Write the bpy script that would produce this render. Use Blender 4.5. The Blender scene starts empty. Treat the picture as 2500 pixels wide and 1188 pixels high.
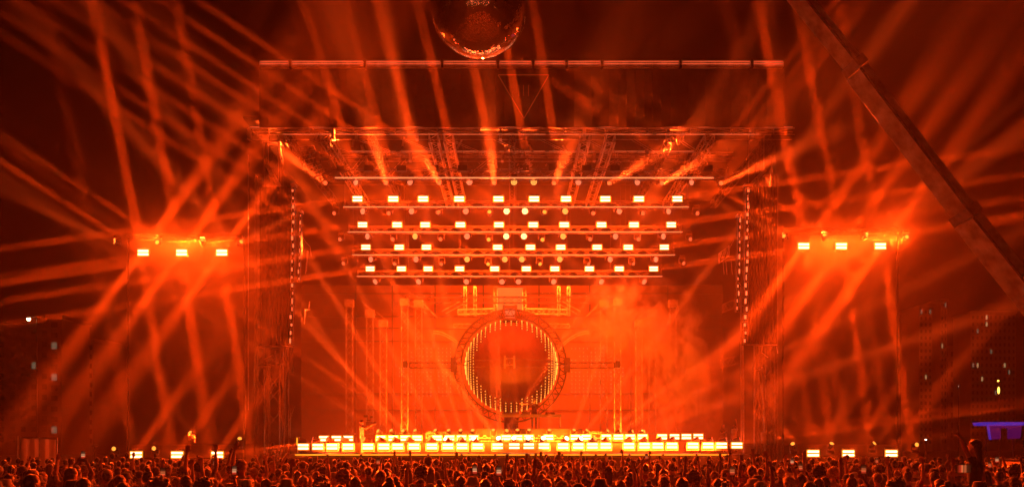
import bpy, bmesh, math, random
from mathutils import Vector, Matrix, Quaternion, noise
R = math.radians
S = bpy.context.scene
COL = S.collection
random.seed(7)

# ------------------------------------------------------------------ camera
FPX = 2430.0; HZ = 1080.0; CAMZ = 2.3
def P(px, py, D):
    return Vector(((px - 1250) / FPX * D, D, CAMZ + (HZ - py) / FPX * D))
cam = bpy.data.cameras.new('camera'); co = bpy.data.objects.new('camera', cam); COL.objects.link(co)
S.camera = co
co.location = (0, 0, CAMZ); co.rotation_euler = (R(90), 0, 0)
cam.sensor_width = 36; cam.lens = 36 * FPX / 2500; cam.shift_y = (HZ - 594) / 2500
cam.clip_start = 0.2; cam.clip_end = 3000

# ------------------------------------------------------------------ world: night sky
w = bpy.data.worlds.new('World'); S.world = w; w.use_nodes = True
nt = w.node_tree; bg = nt.nodes['Background']
sky = nt.nodes.new('ShaderNodeTexSky'); sky.sky_type = 'NISHITA'; sky.sun_disc = False
sky.sun_elevation = R(-8); sky.sun_rotation = R(200); sky.dust_density = 4
nt.links.new(sky.outputs[0], bg.inputs[0]); bg.inputs[1].default_value = 0.05

S.view_settings.view_transform = 'Standard'; S.view_settings.look = 'None'
S.view_settings.exposure = 0.0; S.view_settings.gamma = 1.0
S.cycles.use_denoising = True; S.cycles.use_adaptive_sampling = False
S.cycles.use_light_tree = True
S.cycles.max_bounces = 4; S.cycles.diffuse_bounces = 2; S.cycles.glossy_bounces = 3
S.cycles.volume_bounces = 0; S.cycles.transparent_max_bounces = 48
S.cycles.sample_clamp_indirect = 4.0
S.cycles.volume_max_steps = 256

RED = (1.0, 0.046, 0.002)
ORA = (1.0, 0.062, 0.005)
HAZE = 0.0007; HG = .45
G_BLADE = 2.7; G_STROBE = 3.3; G_BEAM = .020

# ------------------------------------------------------------------ materials
M = {}
def mat(name, col, rough=0.6, metal=0.0, noise_amt=0.0, scale=8.0, sheen=0.0, spec=0.5, bump=0.0):
    m = bpy.data.materials.new(name); m.use_nodes = True
    t = m.node_tree; b = t.nodes['Principled BSDF']
    b.inputs['Base Color'].default_value = (*col, 1)
    b.inputs['Roughness'].default_value = rough; b.inputs['Metallic'].default_value = metal
    b.inputs['Specular IOR Level'].default_value = spec
    if sheen:
        b.inputs['Sheen Weight'].default_value = sheen; b.inputs['Sheen Roughness'].default_value = .4
    if noise_amt or bump:
        tc = t.nodes.new('ShaderNodeTexCoord'); n = t.nodes.new('ShaderNodeTexNoise')
        n.inputs['Scale'].default_value = scale; n.inputs['Detail'].default_value = 5
        t.links.new(tc.outputs['Object'], n.inputs['Vector'])
        if noise_amt:
            r = t.nodes.new('ShaderNodeValToRGB')
            r.color_ramp.elements[0].position = .3; r.color_ramp.elements[1].position = .7
            r.color_ramp.elements[0].color = (*[c * (1 - noise_amt) for c in col], 1)
            r.color_ramp.elements[1].color = (*[min(1, c * (1 + noise_amt)) for c in col], 1)
            t.links.new(n.outputs['Fac'], r.inputs[0]); t.links.new(r.outputs[0], b.inputs['Base Color'])
        if bump:
            bp = t.nodes.new('ShaderNodeBump'); bp.inputs['Strength'].default_value = bump
            t.links.new(n.outputs['Fac'], bp.inputs['Height']); t.links.new(bp.outputs[0], b.inputs['Normal'])
    M[name] = m; return m
def emat(name, col, strength, base=(0.02, 0.02, 0.02)):
    m = bpy.data.materials.new(name); m.use_nodes = True
    b = m.node_tree.nodes['Principled BSDF']
    b.inputs['Base Color'].default_value = (*base, 1)
    b.inputs['Emission Color'].default_value = (*col, 1); b.inputs['Emission Strength'].default_value = strength
    m.cycles.emission_sampling = 'NONE'
    M[name] = m; return m
mat('ground', (0.05, 0.042, 0.035), .95, noise_amt=.4, scale=.6)
mat('black', (0.03, 0.03, 0.032), .55, noise_amt=.3, scale=6)
mat('black_gloss', (0.025, 0.025, 0.028), .25)
mat('cloth', (0.02, 0.02, 0.02), .95, noise_amt=.4, scale=2.5)
mat('scrim', (0.035, 0.03, 0.03), .95, noise_amt=.3, scale=3)
mat('alu', (0.62, 0.62, 0.63), .42, metal=.6, noise_amt=.2, scale=5)
mat('steel_dark', (0.16, 0.16, 0.17), .5, metal=.5, noise_amt=.3, scale=5)
mat('deck', (0.05, 0.05, 0.05), .45, noise_amt=.3, scale=3)
mat('boom_paint', (0.78, 0.72, 0.65), .85, noise_amt=.6, scale=1.4, spec=.15)
mat('chrome', (0.85, 0.85, 0.85), .015, metal=1.0)
mat('orb_skin', (0.05, 0.03, 0.03), .6, noise_amt=.2, scale=2)
mat('building', (0.16, 0.13, 0.10), .9, noise_amt=.2, scale=.2)
mat('glass_dark', (0.02, 0.02, 0.025), .15)
mat('fence_cloth', (0.40, 0.33, 0.30), .9, noise_amt=.25, scale=5)
mat('concrete', (0.3, 0.28, 0.26), .9, noise_amt=.2, scale=2)
mat('leafy', (0.03, 0.05, 0.02), .9, noise_amt=.5, scale=2)
t = M['fence_cloth'].node_tree; mx = t.nodes.new('ShaderNodeMixShader'); tr = t.nodes.new('ShaderNodeBsdfTranslucent'); tr.inputs[0].default_value = (.9, .8, .75, 1); mx.inputs[0].default_value = .75
t.links.new(t.nodes['Principled BSDF'].outputs[0], mx.inputs[1]); t.links.new(tr.outputs[0], mx.inputs[2]); t.links.new(mx.outputs[0], t.nodes['Material Output'].inputs['Surface'])
emat('strobe_white', (1.0, 0.5, 0.28), 5)
emat('strobe_fringe', (1.0, 0.30, 0.004), 1.3)
emat('led_line', (1.0, 0.24, 0.08), 1.5)
emat('led_line_floor', (1.0, 0.32, 0.01), 2.0)
emat('rail_edge_glow', (1.0, 0.12, 0.035), 1.1)  # stage light on the rail edges, put into emission
emat('cell_dim', (1.0, 0.22, 0.09), 1.6)
emat('cell_mid', (1.0, 0.36, 0.06), 2.2)
emat('cell_hot', (1.0, 0.62, 0.2), 4.5)
emat('lens_dim', (1.0, 0.11, 0.03), 1.3)
emat('lens_mid', (1.0, 0.30, 0.03), 1.9)
emat('lens_hot', (1.0, 0.6, 0.3), 9)
emat('orb_dot', (1.0, 0.42, 0.05), 2.2)
emat('wall_dot', (1.0, 0.32, 0.09), 1.3)
emat('emblem', (1.0, 0.12, 0.02), .16)
emat('warm_window', (1.0, 0.62, 0.25), .35)
emat('cool_window', (0.8, 0.75, 0.45), .11)
emat('street_bulb', (1.0, 0.75, 0.35), 30)
emat('white_bulb', (0.8, 1.0, 0.85), 12)
emat('amber_bulb', (1.0, 0.5, 0.06), 6)
emat('phone_screen', (1.0, 0.2, 0.06), .9)
emat('phone_screen_pale', (1.0, 0.42, 0.2), 1.1)
for q in ('phone_screen', 'phone_screen_pale'):   # the stage seen small on each screen: bright bands in the dark
    t = M[q].node_tree; b = t.nodes['Principled BSDF']; tc = t.nodes.new('ShaderNodeTexCoord'); sx_ = t.nodes.new('ShaderNodeSeparateXYZ'); t.links.new(tc.outputs['Generated'], sx_.inputs[0])
    rp = t.nodes.new('ShaderNodeValToRGB'); rp.color_ramp.interpolation = 'EASE'; c_ = b.inputs['Emission Color'].default_value
    rp.color_ramp.elements[0].position = 0; rp.color_ramp.elements[0].color = (.05, .003, .0, 1); rp.color_ramp.elements[1].position = .30; rp.color_ramp.elements[1].color = (.5, .03, .01, 1)
    for p_, k_ in ((.38, 1.0), (.45, .25), (.62, .5), (.72, .08), (.95, .03)):
        e_ = rp.color_ramp.elements.new(p_); e_.color = (c_[0] * k_, c_[1] * k_, c_[2] * k_, 1)
    t.links.new(sx_.outputs[2], rp.inputs[0]); t.links.new(rp.outputs[0], b.inputs['Emission Color'])
emat('amber_dot', (1.0, .18, .05), 16)
emat('girder_edge_glow', (1.0, .16, .05), .75)
emat('torch_led', (.8, .9, 1.0), 12)
emat('blue_panel', (0.06, 0.04, 0.75), .42)
emat('violet_panel', (0.12, 0.004, 0.22), .28)
emat('amber_tag', (1.0, 0.45, 0.01), 1.6)
# upstage LED wall: orange glow of the lit haze put into its emission
m = bpy.data.materials.new('glow_wall'); m.use_nodes = True; t = m.node_tree; b = t.nodes['Principled BSDF']
b.inputs['Base Color'].default_value = (.02, .02, .02, 1)
tc = t.nodes.new('ShaderNodeTexCoord'); n = t.nodes.new('ShaderNodeTexNoise'); n.inputs['Scale'].default_value = .16; n.inputs['Detail'].default_value = 3
rp = t.nodes.new('ShaderNodeValToRGB'); e0, e1 = rp.color_ramp.elements
e0.position = .32; e0.color = (.45, .018, .0008, 1); e1.position = .72; e1.color = (.95, .06, .002, 1)
t.links.new(tc.outputs['Object'], n.inputs['Vector']); t.links.new(n.outputs['Fac'], rp.inputs[0])
t.links.new(rp.outputs[0], b.inputs['Emission Color'])
# the painted glow fades towards the left and right ends, as the haze does
sx_ = t.nodes.new('ShaderNodeSeparateXYZ'); ab = t.nodes.new('ShaderNodeMath'); ab.operation = 'ABSOLUTE'; fr_ = t.nodes.new('ShaderNodeMapRange'); fr_.interpolation_type = 'SMOOTHSTEP'
fr_.inputs['From Min'].default_value = 4; fr_.inputs['From Max'].default_value = 15.5; fr_.inputs['To Min'].default_value = .42; fr_.inputs['To Max'].default_value = .03
t.links.new(tc.outputs['Object'], sx_.inputs[0]); t.links.new(sx_.outputs[0], ab.inputs[0]); t.links.new(ab.outputs[0], fr_.inputs[0]); t.links.new(fr_.outputs[0], b.inputs['Emission Strength'])
m.cycles.emission_sampling = 'NONE'; M['glow_wall'] = m
# ------------------------------------------------------------------ mesh builder
class MB:
    def __init__(s): s.v = []; s.f = []; s.sm = False
    def box(s, c, sz, rot=None):
        i = len(s.v); c = Vector(c)
        for a in (-.5, .5):
            for b_ in (-.5, .5):
                for d in (-.5, .5):
                    p = Vector((a * sz[0], b_ * sz[1], d * sz[2]))
                    if rot: p = rot @ p
                    s.v.append(c + p)
        for f in ((0, 1, 3, 2), (4, 6, 7, 5), (0, 4, 5, 1), (2, 3, 7, 6), (0, 2, 6, 4), (1, 5, 7, 3)):
            s.f.append(tuple(i + k for k in f))
        return s
    def bar(s, p0, p1, r0, r1=None, n=4, cap=True):
        p0 = Vector(p0); p1 = Vector(p1); r1 = r0 if r1 is None else r1
        d = p1 - p0
        if d.length < 1e-6: return s
        q = d.to_track_quat('Z', 'Y'); i = len(s.v)
        off = math.pi / 4 if n == 4 else 0
        for p, r in ((p0, r0), (p1, r1)):
            for k in range(n):
                a = 2 * math.pi * k / n + off
                s.v.append(p + q @ Vector((math.cos(a) * r, math.sin(a) * r, 0)))
        for k in range(n):
            s.f.append((i + k, i + (k + 1) % n, i + n + (k + 1) % n, i + n + k))
        if cap:
            s.f.append(tuple(i + k for k in reversed(range(n)))); s.f.append(tuple(i + n + k for k in range(n)))
        return s
    def path(s, pts, r, n=6):
        for a, b_ in zip(pts, pts[1:]): s.bar(a, b_, r, n=n)
        return s
    def ell(s, c, r, u=12, v=8, rot=None):
        c = Vector(c); i = len(s.v)
        if not hasattr(r, '__len__'): r = (r, r, r)
        def T(p):
            return c + (rot @ p if rot else p)
        s.v.append(T(Vector((0, 0, -r[2]))))
        for a in range(1, v):
            th = -math.pi / 2 + math.pi * a / v
            for k in range(u):
                ph = 2 * math.pi * k / u
                s.v.append(T(Vector((r[0] * math.cos(th) * math.cos(ph), r[1] * math.cos(th) * math.sin(ph), r[2] * math.sin(th)))))
        s.v.append(T(Vector((0, 0, r[2])))); top = len(s.v) - 1
        for k in range(u):
            s.f.append((i, i + 1 + (k + 1) % u, i + 1 + k))
            s.f.append((top, top - u + k, top - u + (k + 1) % u))
        for a in range(v - 2):
            for k in range(u):
                b0 = i + 1 + a * u
                s.f.append((b0 + k, b0 + (k + 1) % u, b0 + u + (k + 1) % u, b0 + u + k))
        return s
    def disc(s, c, nrm, r, n=12):
        return s.bar(Vector(c), Vector(c) + Vector(nrm).normalized() * .012, r, n=n)
    def quad(s, a, b_, c, d):
        i = len(s.v); s.v += [Vector(a), Vector(b_), Vector(c), Vector(d)]; s.f.append((i, i + 1, i + 2, i + 3)); return s
    def prism(s, pts, thick):   # pts: outline; thick: vector
        i = len(s.v); n = len(pts); t_ = Vector(thick)
        s.v += [Vector(p) for p in pts] + [Vector(p) + t_ for p in pts]
        s.f.append(tuple(i + k for k in range(n))); s.f.append(tuple(i + n + k for k in reversed(range(n))))
        for k in range(n): s.f.append((i + k, i + n + k, i + n + (k + 1) % n, i + (k + 1) % n))
        return s
    def loft(s, rings, n=14):   # rings: (center, rx, ry), horizontal ellipses
        i = len(s.v)
        for c, rx, ry in rings:
            for k in range(n):
                a = 2 * math.pi * k / n
                s.v.append(Vector(c) + Vector((rx * math.cos(a), ry * math.sin(a), 0)))
        for j in range(len(rings) - 1):
            for k in range(n):
                s.f.append((i + j * n + k, i + j * n + (k + 1) % n, i + (j + 1) * n + (k + 1) % n, i + (j + 1) * n + k))
        s.f.append(tuple(i + k for k in reversed(range(n))))
        e = i + (len(rings) - 1) * n; s.f.append(tuple(e + k for k in range(n)))
        return s
    def truss(s, p0, p1, wv, hv, step, r=.03, lr=.018, faces='fbtd'):
        """box truss from p0 to p1 (centre line); wv/hv are full width and height vectors"""
        p0 = Vector(p0); p1 = Vector(p1); wv = Vector(wv) / 2; hv = Vector(hv) / 2
        L = (p1 - p0).length; n = max(1, round(L / step)); cs = [(-1, -1), (1, -1), (1, 1), (-1, 1)]
        for a, b_ in cs: s.bar(p0 + wv * a + hv * b_, p1 + wv * a + hv * b_, r)
        pr = [(0, 1), (1, 2), (2, 3), (3, 0)]
        for k in range(n):
            q0 = p0.lerp(p1, k / n); q1 = p0.lerp(p1, (k + 1) / n)
            for j, (a, b_) in enumerate(pr):
                ca, cb = cs[a], cs[b_]
                if k % 2: ca, cb = cb, ca
                s.bar(q0 + wv * ca[0] + hv * ca[1], q1 + wv * cb[0] + hv * cb[1], lr, cap=False)
        for q in (p0, p1):
            for a, b_ in pr: s.bar(q + wv * cs[a][0] + hv * cs[a][1], q + wv * cs[b_][0] + hv * cs[b_][1], r * .9)
        return s
    def build(s, name, m, parent=None, smooth=False, world=True, loc=None):
        me = bpy.data.meshes.new(name)
        o = bpy.data.objects.new(name, me); COL.objects.link(o)
        org = Vector((0, 0, 0))
        if parent:
            o.parent = parent
            if world: org = Vector(parent['_org']) if '_org' in parent else Vector(parent.location)
        elif loc is not None: org = Vector(loc); o.location = org
        me.from_pydata([tuple(p - org) for p in s.v], [], s.f)
        if smooth: me.polygons.foreach_set('use_smooth', [True] * len(me.polygons))
        me.materials.append(M[m] if isinstance(m, str) else m); me.update()
        o['_org'] = tuple(org)
        return o
def tag(o, label=None, cat=None, group=None, kind=None):
    if label: o['label'] = label
    if cat: o['category'] = cat
    if group: o['group'] = group
    if kind: o['kind'] = kind
    return o
def empty(name, loc, label=None, cat=None, group=None):
    o = bpy.data.objects.new(name, None); COL.objects.link(o); o.location = loc; o.empty_display_size = .2
    return tag(o, label, cat, group)
KIDS = {}
def kids(o):
    return KIDS.get(o.name, [])
def reg(o):
    """remember the tree under a freshly built thing so that it can be copied"""
    ch = [c for c in COL.objects if c.parent == o]
    KIDS[o.name] = ch
    for c in ch: reg(c)
def copy_tree(o, parent=None):
    c = o.copy(); COL.objects.link(c); c.parent = parent
    ch = []
    for k in kids(o): ch.append(copy_tree(k, c))
    KIDS[c.name] = ch
    return c
ORD = ['first', 'second', 'third', 'fourth', 'fifth', 'sixth', 'seventh', 'eighth', 'ninth', 'tenth', 'eleventh', 'twelfth', 'thirteenth',
       'fourteenth', 'fifteenth', 'sixteenth', 'seventeenth', 'eighteenth', 'nineteenth', 'twentieth']
def order(i, n):
    """a phrase that places item i of n, counted from the nearer end"""
    if n == 1: return 'only'
    if i == 0: return 'leftmost'
    if i == n - 1: return 'rightmost'
    if i < n / 2: return ORD[i] + ' from left'
    return ORD[n - 1 - i] + ' from right'

# ------------------------------------------------------------------ lights
def lamp_to(o, d): o.rotation_euler = Vector(d).to_track_quat('-Z', 'Y').to_euler()
def spot(p, d, ang, W, col=RED, rad=.08, blend=.3, parent=None, name='beam_lamp'):
    l = bpy.data.lights.new(name, 'SPOT'); l.energy = W; l.spot_size = R(ang); l.spot_blend = blend; l.color = col; l.shadow_soft_size = rad
    o = bpy.data.objects.new(name, l); COL.objects.link(o); o.location = p; lamp_to(o, d)
    if parent: o.parent = parent; o.location = Vector(p) - Vector(parent.location)
    return o
def sheet(p, q, W, wx, wy, spread, col=RED, parent=None, name='streak_lamp'):
    """a narrow, nearly parallel shaft of light from p towards q: rectangle wx * wy"""
    l = bpy.data.lights.new(name, 'AREA'); l.shape = 'RECTANGLE'; l.size = wx; l.size_y = wy; l.spread = R(spread); l.energy = W * G_BLADE; l.color = col  # added lamp: a lens streak drawn as a light shaft
    o = bpy.data.objects.new(name, l); COL.objects.link(o); d = Vector(q) - Vector(p)
    z = -d.normalized(); y = Vector((0, 1, 0)); x = y.cross(z).normalized(); y = z.cross(x)
    o.rotation_euler = Matrix((x, y, z)).transposed().to_euler(); o.location = p
    if parent: o.parent = parent; o.location = Vector(p) - Vector(parent.location)
    return o

def comb(a, c, d, width, hy, W, spread, xs, hw, ys=None, name='streak_lamp', col=RED):
    """ONE lamp along the line a-c sending separate parallel blades in direction d; xs = blade centres in metres from a, hw = half width.
    W is the power of a 0.5 x 0.3 m lamp of the same brightness"""
    a = Vector(a); c = Vector(c); L = (c - a).length + width; z = -Vector(d).normalized(); x = (c - a).normalized(); y = z.cross(x).normalized(); x = y.cross(z)
    l = bpy.data.lights.new(name, 'AREA'); l.shape = 'RECTANGLE'; l.size = L; l.size_y = hy; l.spread = R(spread); l.energy = W * G_BLADE * L * hy / .15; l.color = col  # added lamp for lens streaks, not a fixture of the rig
    l.use_nodes = True; t = l.node_tree; em = next(n_ for n_ in t.nodes if n_.type == 'EMISSION')
    ge = t.nodes.new('ShaderNodeNewGeometry'); sp = t.nodes.new('ShaderNodeSeparateXYZ'); t.links.new(ge.outputs['Parametric'], sp.inputs[0])
    tot = None
    for xx in xs:
        u = (xx + width / 2) / L
        m_ = t.nodes.new('ShaderNodeMath'); m_.operation = 'COMPARE'; t.links.new(sp.outputs[COMB_AXIS], m_.inputs[0]); m_.inputs[1].default_value = (1 - u) if COMB_FLIP else u; m_.inputs[2].default_value = hw / L
        if tot is None: tot = m_
        else:
            ad = t.nodes.new('ShaderNodeMath'); ad.operation = 'MAXIMUM'; t.links.new(tot.outputs[0], ad.inputs[0]); t.links.new(m_.outputs[0], ad.inputs[1]); tot = ad
    t.links.new(tot.outputs[0], em.inputs['Strength'])
    o = bpy.data.objects.new(name, l); COL.objects.link(o); o.rotation_euler = Matrix((x, y, z)).transposed().to_euler(); o.location = (a + c) / 2
    return o
COMB_AXIS = 0; COMB_FLIP = False
def blades(pts, d, W, hw, spread, back=.1, hy=.3):
    """one comb lamp whose parallel blades in direction d run through all the given points"""
    d = Vector(d).normalized(); u = d.cross(Vector((0, 1, 0))).normalized(); m_ = sum((Vector(p) for p in pts), Vector()) / len(pts)
    off = [(Vector(p) - m_).dot(u) for p in pts]; st = min((Vector(p) - m_).dot(d) for p in pts) - back
    lo, hi = min(off), max(off); a = m_ + d * st + u * lo; c = m_ + d * st + u * (hi if hi > lo + .01 else lo + .01)
    return comb(a, c, d, 2 * hw + .1, hy, W, spread, [o - lo for o in off], hw)
def shaft(p, d, ang, W, col=ORA, rad=.16, parent=None):
    """the round beam of a moving head"""
    l = bpy.data.lights.new('beam_lamp', 'AREA'); l.shape = 'DISK'; l.size = rad * 2; l.spread = R(ang); l.energy = W * G_BEAM; l.color = col
    o = bpy.data.objects.new('beam_lamp', l); COL.objects.link(o); o.location = p; lamp_to(o, d)
    return o

# ------------------------------------------------------------------ setting
g = MB().quad((-900, -300, 0), (900, -300, 0), (900, 1500, 0), (-900, 1500, 0)).build('ground', 'ground'); tag(g, kind='structure')

# ------------------------------------------------------------------ stage
stage = empty('stage', (0, 58, 0), 'wide black concert stage with a glowing lip line, behind the crowd', 'stage')
xL, xR = P(690, 0, 54).x, P(1850, 0, 54).x
MB().box(((xL + xR) / 2, 64.5, 1.60), (xR - xL, 22, .2)).build('deck', 'deck', stage)
MB().box(((xL + xR) / 2, 53.9, .75), (xR - xL, .1, 1.5)).build('skirt', 'scrim', stage)
b = MB()
for k in range(13):
    a = P(720 + 82 * k, 1107, 53.4); c = P(720 + 82 * k + 76, 1107, 53.4)
    if c.x > P(1780, 0, 53.4).x: c = P(1780, 1107, 53.4)
    b.box(((a.x + c.x) / 2, 53.45, 1.66), (c.x - a.x, .05, .05))
b.build('lip_light', 'led_line_floor', stage)
rs = MB(); rs.box((0, 66, 2.0), (23.5, 8, .6)); rs.box((.3, 70.5, 2.6), (17, 13, .6)); rs.box((.9, 68.2, 3.0), (7.2, 9.4, .4))
rs.build('riser', 'deck', stage)
b = MB()
for zz in (2.42, 3.0): b.bar((-5.5, 63.98, zz + .0), (7.5, 63.98, zz), .025)
b.truss((-5.5, 63.7, 2.75), (7.5, 63.7, 2.75), (0, .3, 0), (0, 0, .3), .5, .02, .013)
b.build('riser_truss', 'alu', stage)
# rear LED wall with painted haze glow, dots and frame
wall = empty('glow_wall', (0, 79, 0), 'LED mesh wall with added orange glow across the back of the stage', 'video wall')
wl, wr = P(735, 0, 79).x, P(1765, 0, 79).x
MB().box(((wl + wr) / 2, 79.2, 8.2), (wr - wl, .2, 13.2)).build('screen', 'glow_wall', wall)
b = MB()
for sx in (-1, 1):
    for i in range(15):
        for j in range(13):
            px = 1248 + sx * (148 + i * 9.6); py = 850 + j * 9.6
            if ((px - 1248 - sx * 190) / 85) ** 2 + ((py - 905) / 66) ** 2 < 1 and random.random() < .85:
                b.box(P(px, py, 79) + Vector((0, .05, 0)), (.045, .04, .045))
for i in range(28):
    for j in range(2):
        if random.random() < .5: b.box(P(1000 + i * 18, 714 + j * 8, 79) + Vector((0, .05, 0)), (.045, .04, .045))
b.build('led_dots', 'wall_dot', wall)
b = MB()
for px in (868, 958, 1062, 1180, 1316, 1440, 1540, 1630): b.box((P(px, 0, 79).x, 79.05, 8.2), (.12, .1, 13.2))
for py in (716, 772, 800, 832, 960, 1000): b.box(((wl + wr) / 2, 79.04, P(0, py, 79).z), (wr - wl, .08, .1))
b.build('frame', 'black', wall)

# ------------------------------------------------------------------ roof
ROOFZ = P(0, 313, 56).z
roof = empty('stage_roof', (0, 56, 0), 'large truss roof of the stage, its front girder lit red', 'stage roof')
def girder(D, z, x0, x1, gap_z, step):
    """flat roof girder with long shallow bracing"""
    b = MB()
    for dy, dz, r in ((0, 0, .035), (.35, -gap_z * .3, .02), (0, -gap_z, .03), (.5, -gap_z * 1.35, .018)):
        b.bar((x0, D + dy, z + dz), (x1, D + dy, z + dz), r)
    n = max(2, round((x1 - x0) / step)); dx = (x1 - x0) / n
    for k in range(n):
        a = x0 + dx * k
        b.bar((a, D, z), (a + dx, D, z - gap_z), .016); b.bar((a, D, z - gap_z), (a + dx, D, z), .016)
        b.box((a + dx / 2, D, z - gap_z / 2), (.07, .05, gap_z * .9))
        if k % 2 == 0: b.box((a, D + .25, z - gap_z * .8), (.16, .5, gap_z * 1.6))
    return b
girder(56, ROOFZ, P(606, 0, 56).x, P(1940, 0, 56).x, .36, 2.3).build('front_girder', 'alu', roof)
girder(60.5, ROOFZ - .05, P(775, 0, 60.5).x, P(1790, 0, 60.5).x, .3, 2.9).build('middle_girder', 'alu', roof)
girder(66, ROOFZ - .05, -12.5, 12.5, .3, 2.9).build('rear_girder', 'steel_dark', roof)
for px, lit in ((700, 0), (792, 1), (905, 0), (1057, 1), (1094, 1), (1250, 0), (1430, 1), (1492, 1), (1640, 0), (1735, 1), (1880, 0)):
    p = P(px, 0, 56); b = MB()
    b.truss((p.x, 56.2, ROOFZ - .5), (p.x, 72, ROOFZ - .5), (.5 if lit else .34, 0, 0), (0, 0, .45), .9, .05 if lit else .03, .02)
    b.build('rafter', 'alu' if lit else 'steel_dark', roof)
b = MB()
for k in range(9):
    x = -11.5 + k * 2.6
    for o_ in (0, .22): b.bar((x + o_, 56.4, ROOFZ - .5), (x + 2.2 + o_, 60.3, ROOFZ - .35), .014)
    for o_ in (0, .22): b.bar((x + 2.2 + o_, 60.8, ROOFZ - .4), (x + .4 + o_, 65.6, ROOFZ - .4), .012)
b.build('brace', 'alu', roof)
MB().box((0, 65, ROOFZ + .45), (30, 19, .1)).build('roof_skin', 'cloth', roof)
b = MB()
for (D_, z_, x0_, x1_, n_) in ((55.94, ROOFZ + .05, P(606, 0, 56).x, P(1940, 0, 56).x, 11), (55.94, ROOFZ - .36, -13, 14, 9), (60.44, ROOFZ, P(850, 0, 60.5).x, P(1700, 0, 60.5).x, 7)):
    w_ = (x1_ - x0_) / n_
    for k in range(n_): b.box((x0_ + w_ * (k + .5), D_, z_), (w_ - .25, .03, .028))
b.build('edge_highlight', 'girder_edge_glow', roof)  # light caught by the girder chords, put in as glowing strips
# small hanging plates, chain motors and cable loops under the roof
b = MB(); c = MB(); hz_ = MB()
random.seed(11)
for px, py, D in ((772, 332, 57), (870, 335, 57), (862, 350, 57.5), (885, 360, 58), (985, 345, 58), (1122, 352, 58.5), (1254, 338, 57.5), (1296, 362, 59), (1378, 362, 59),
                  (1235, 362, 59), (1640, 335, 57), (1655, 345, 57.5), (1665, 335, 57), (1580, 372, 59.5), (1855, 345, 57), (1212, 400, 62), (1290, 398, 62), (895, 392, 61), (808, 398, 61)):
    p = P(px, py, D); s_ = random.uniform(.1, .2)
    b.box(p, (s_, .05, random.uniform(.3, .6)), Matrix.Rotation(random.uniform(-.5, .5), 3, 'Y'))
    c.bar(p, (p.x, p.y, ROOFZ - .2), .012)
for i in range(70):
    p = P(random.uniform(740, 1800), random.uniform(392, 425), random.uniform(57.6, 60)); b.box(p, (random.uniform(.03, .16), .04, random.uniform(.03, .1)), Matrix.Rotation(random.uniform(-1, 1), 3, 'Y'))
for i in range(26):
    x = random.uniform(-11, 12); D = random.uniform(58, 62); z0 = ROOFZ - .4; wd = random.uniform(.3, 1.2); dp = random.uniform(.3, 1.1)
    pts = [(x + wd * u / 7, D, z0 - dp * (1 - ((u / 3.5 - 1) ** 2))) for u in range(8)]
    c.path(pts, .018, 4)
for px in range(760, 1790, 74):
    p = P(px + random.uniform(-10, 10), 412, 58.5); hz_.box(p, (.55, .4, .33)); c.bar(p, (p.x, p.y, ROOFZ - .2), .02)
b.build('plates', 'alu', roof); c.build('cables', 'steel_dark', roof); hz_.build('motor', 'black', roof)
# ladder
lad = MB()
a0, a1 = P(728, 358, 57), P(760, 436, 57); b0, b1 = P(766, 355, 57), P(792, 420, 57)
lad.bar(a0, a1, .04).bar(b0, b1, .04).bar(P(748, 357, 57), P(776, 412, 57), .03)
for k in range(8):
    lad.bar(a0.lerp(a1, k / 7), b0.lerp(b1, k / 7), .02)
tag(lad.build('ladder', 'alu', loc=a1), 'slanting aluminium access ladder under the left end of the roof', 'ladder')

# banner above the roof, with its lit rail and the outline emblem
ban = empty('roof_banner', (0, 55.5, 17), 'dark fabric banner above the roof with a thin triangle emblem', 'banner')
bl, br = P(632, 0, 55.2).x, P(1915, 0, 55.2).x; bt = P(0, 160, 55.2).z; bb = P(0, 309, 55.2).z
b = MB(); n = 60
i0 = len(b.v)
for k in range(n + 1):
    x = bl + (br - bl) * k / n; yy = 55.3 + .05 * math.sin(k * 1.7) + .04 * math.sin(k * .6)
    b.v += [Vector((x, yy, bb)), Vector((x, yy, bt)), Vector((x, yy + .04, bt)), Vector((x, yy + .04, bb))]
for k in range(n):
    a = 4 * k
    for j in range(4): b.f.append((a + j, a + (j + 1) % 4, a + 4 + (j + 1) % 4, a + 4 + j))
b.build('cloth', 'cloth', ban)
seg = [632, 710, 892, 1080, 1216, 1302, 1383, 1470, 1661, 1835, 1915]
for k in range(len(seg) - 1):
    a = P(seg[k] + 2, 155, 55); c = P(seg[k + 1] - 3, 155, 55); mz = a.z
    r_ = MB(); r_.box(((a.x + c.x) / 2, 55.05, mz - .08), (c.x - a.x, .3, .26)); rr = r_.build('rail', 'boom_paint', ban)
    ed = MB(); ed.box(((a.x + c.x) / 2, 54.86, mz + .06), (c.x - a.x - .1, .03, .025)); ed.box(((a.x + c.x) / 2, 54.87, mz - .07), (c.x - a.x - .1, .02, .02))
    ed.build('edge_highlight', 'rail_edge_glow', rr)  # glowing strips stand in for stage light on the rail
for px in seg[1:-1]: MB().box(P(px, 158, 55), (.12, .42, .42)).build('clamp', 'black', ban)
b = MB(); T0, T1, T2 = P(1216, 183, 55.1), P(1340, 183, 55.1), P(1279, 289, 55.1)
for p, q in ((T0, T1), (T1, T2), (T2, T0)): b.bar(p, q, .028)
for px in (1267, 1278, 1290): b.bar(P(px, 208, 55.1), P(px, 234, 55.1), .024)
b.build('emblem', 'emblem', ban)

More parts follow.
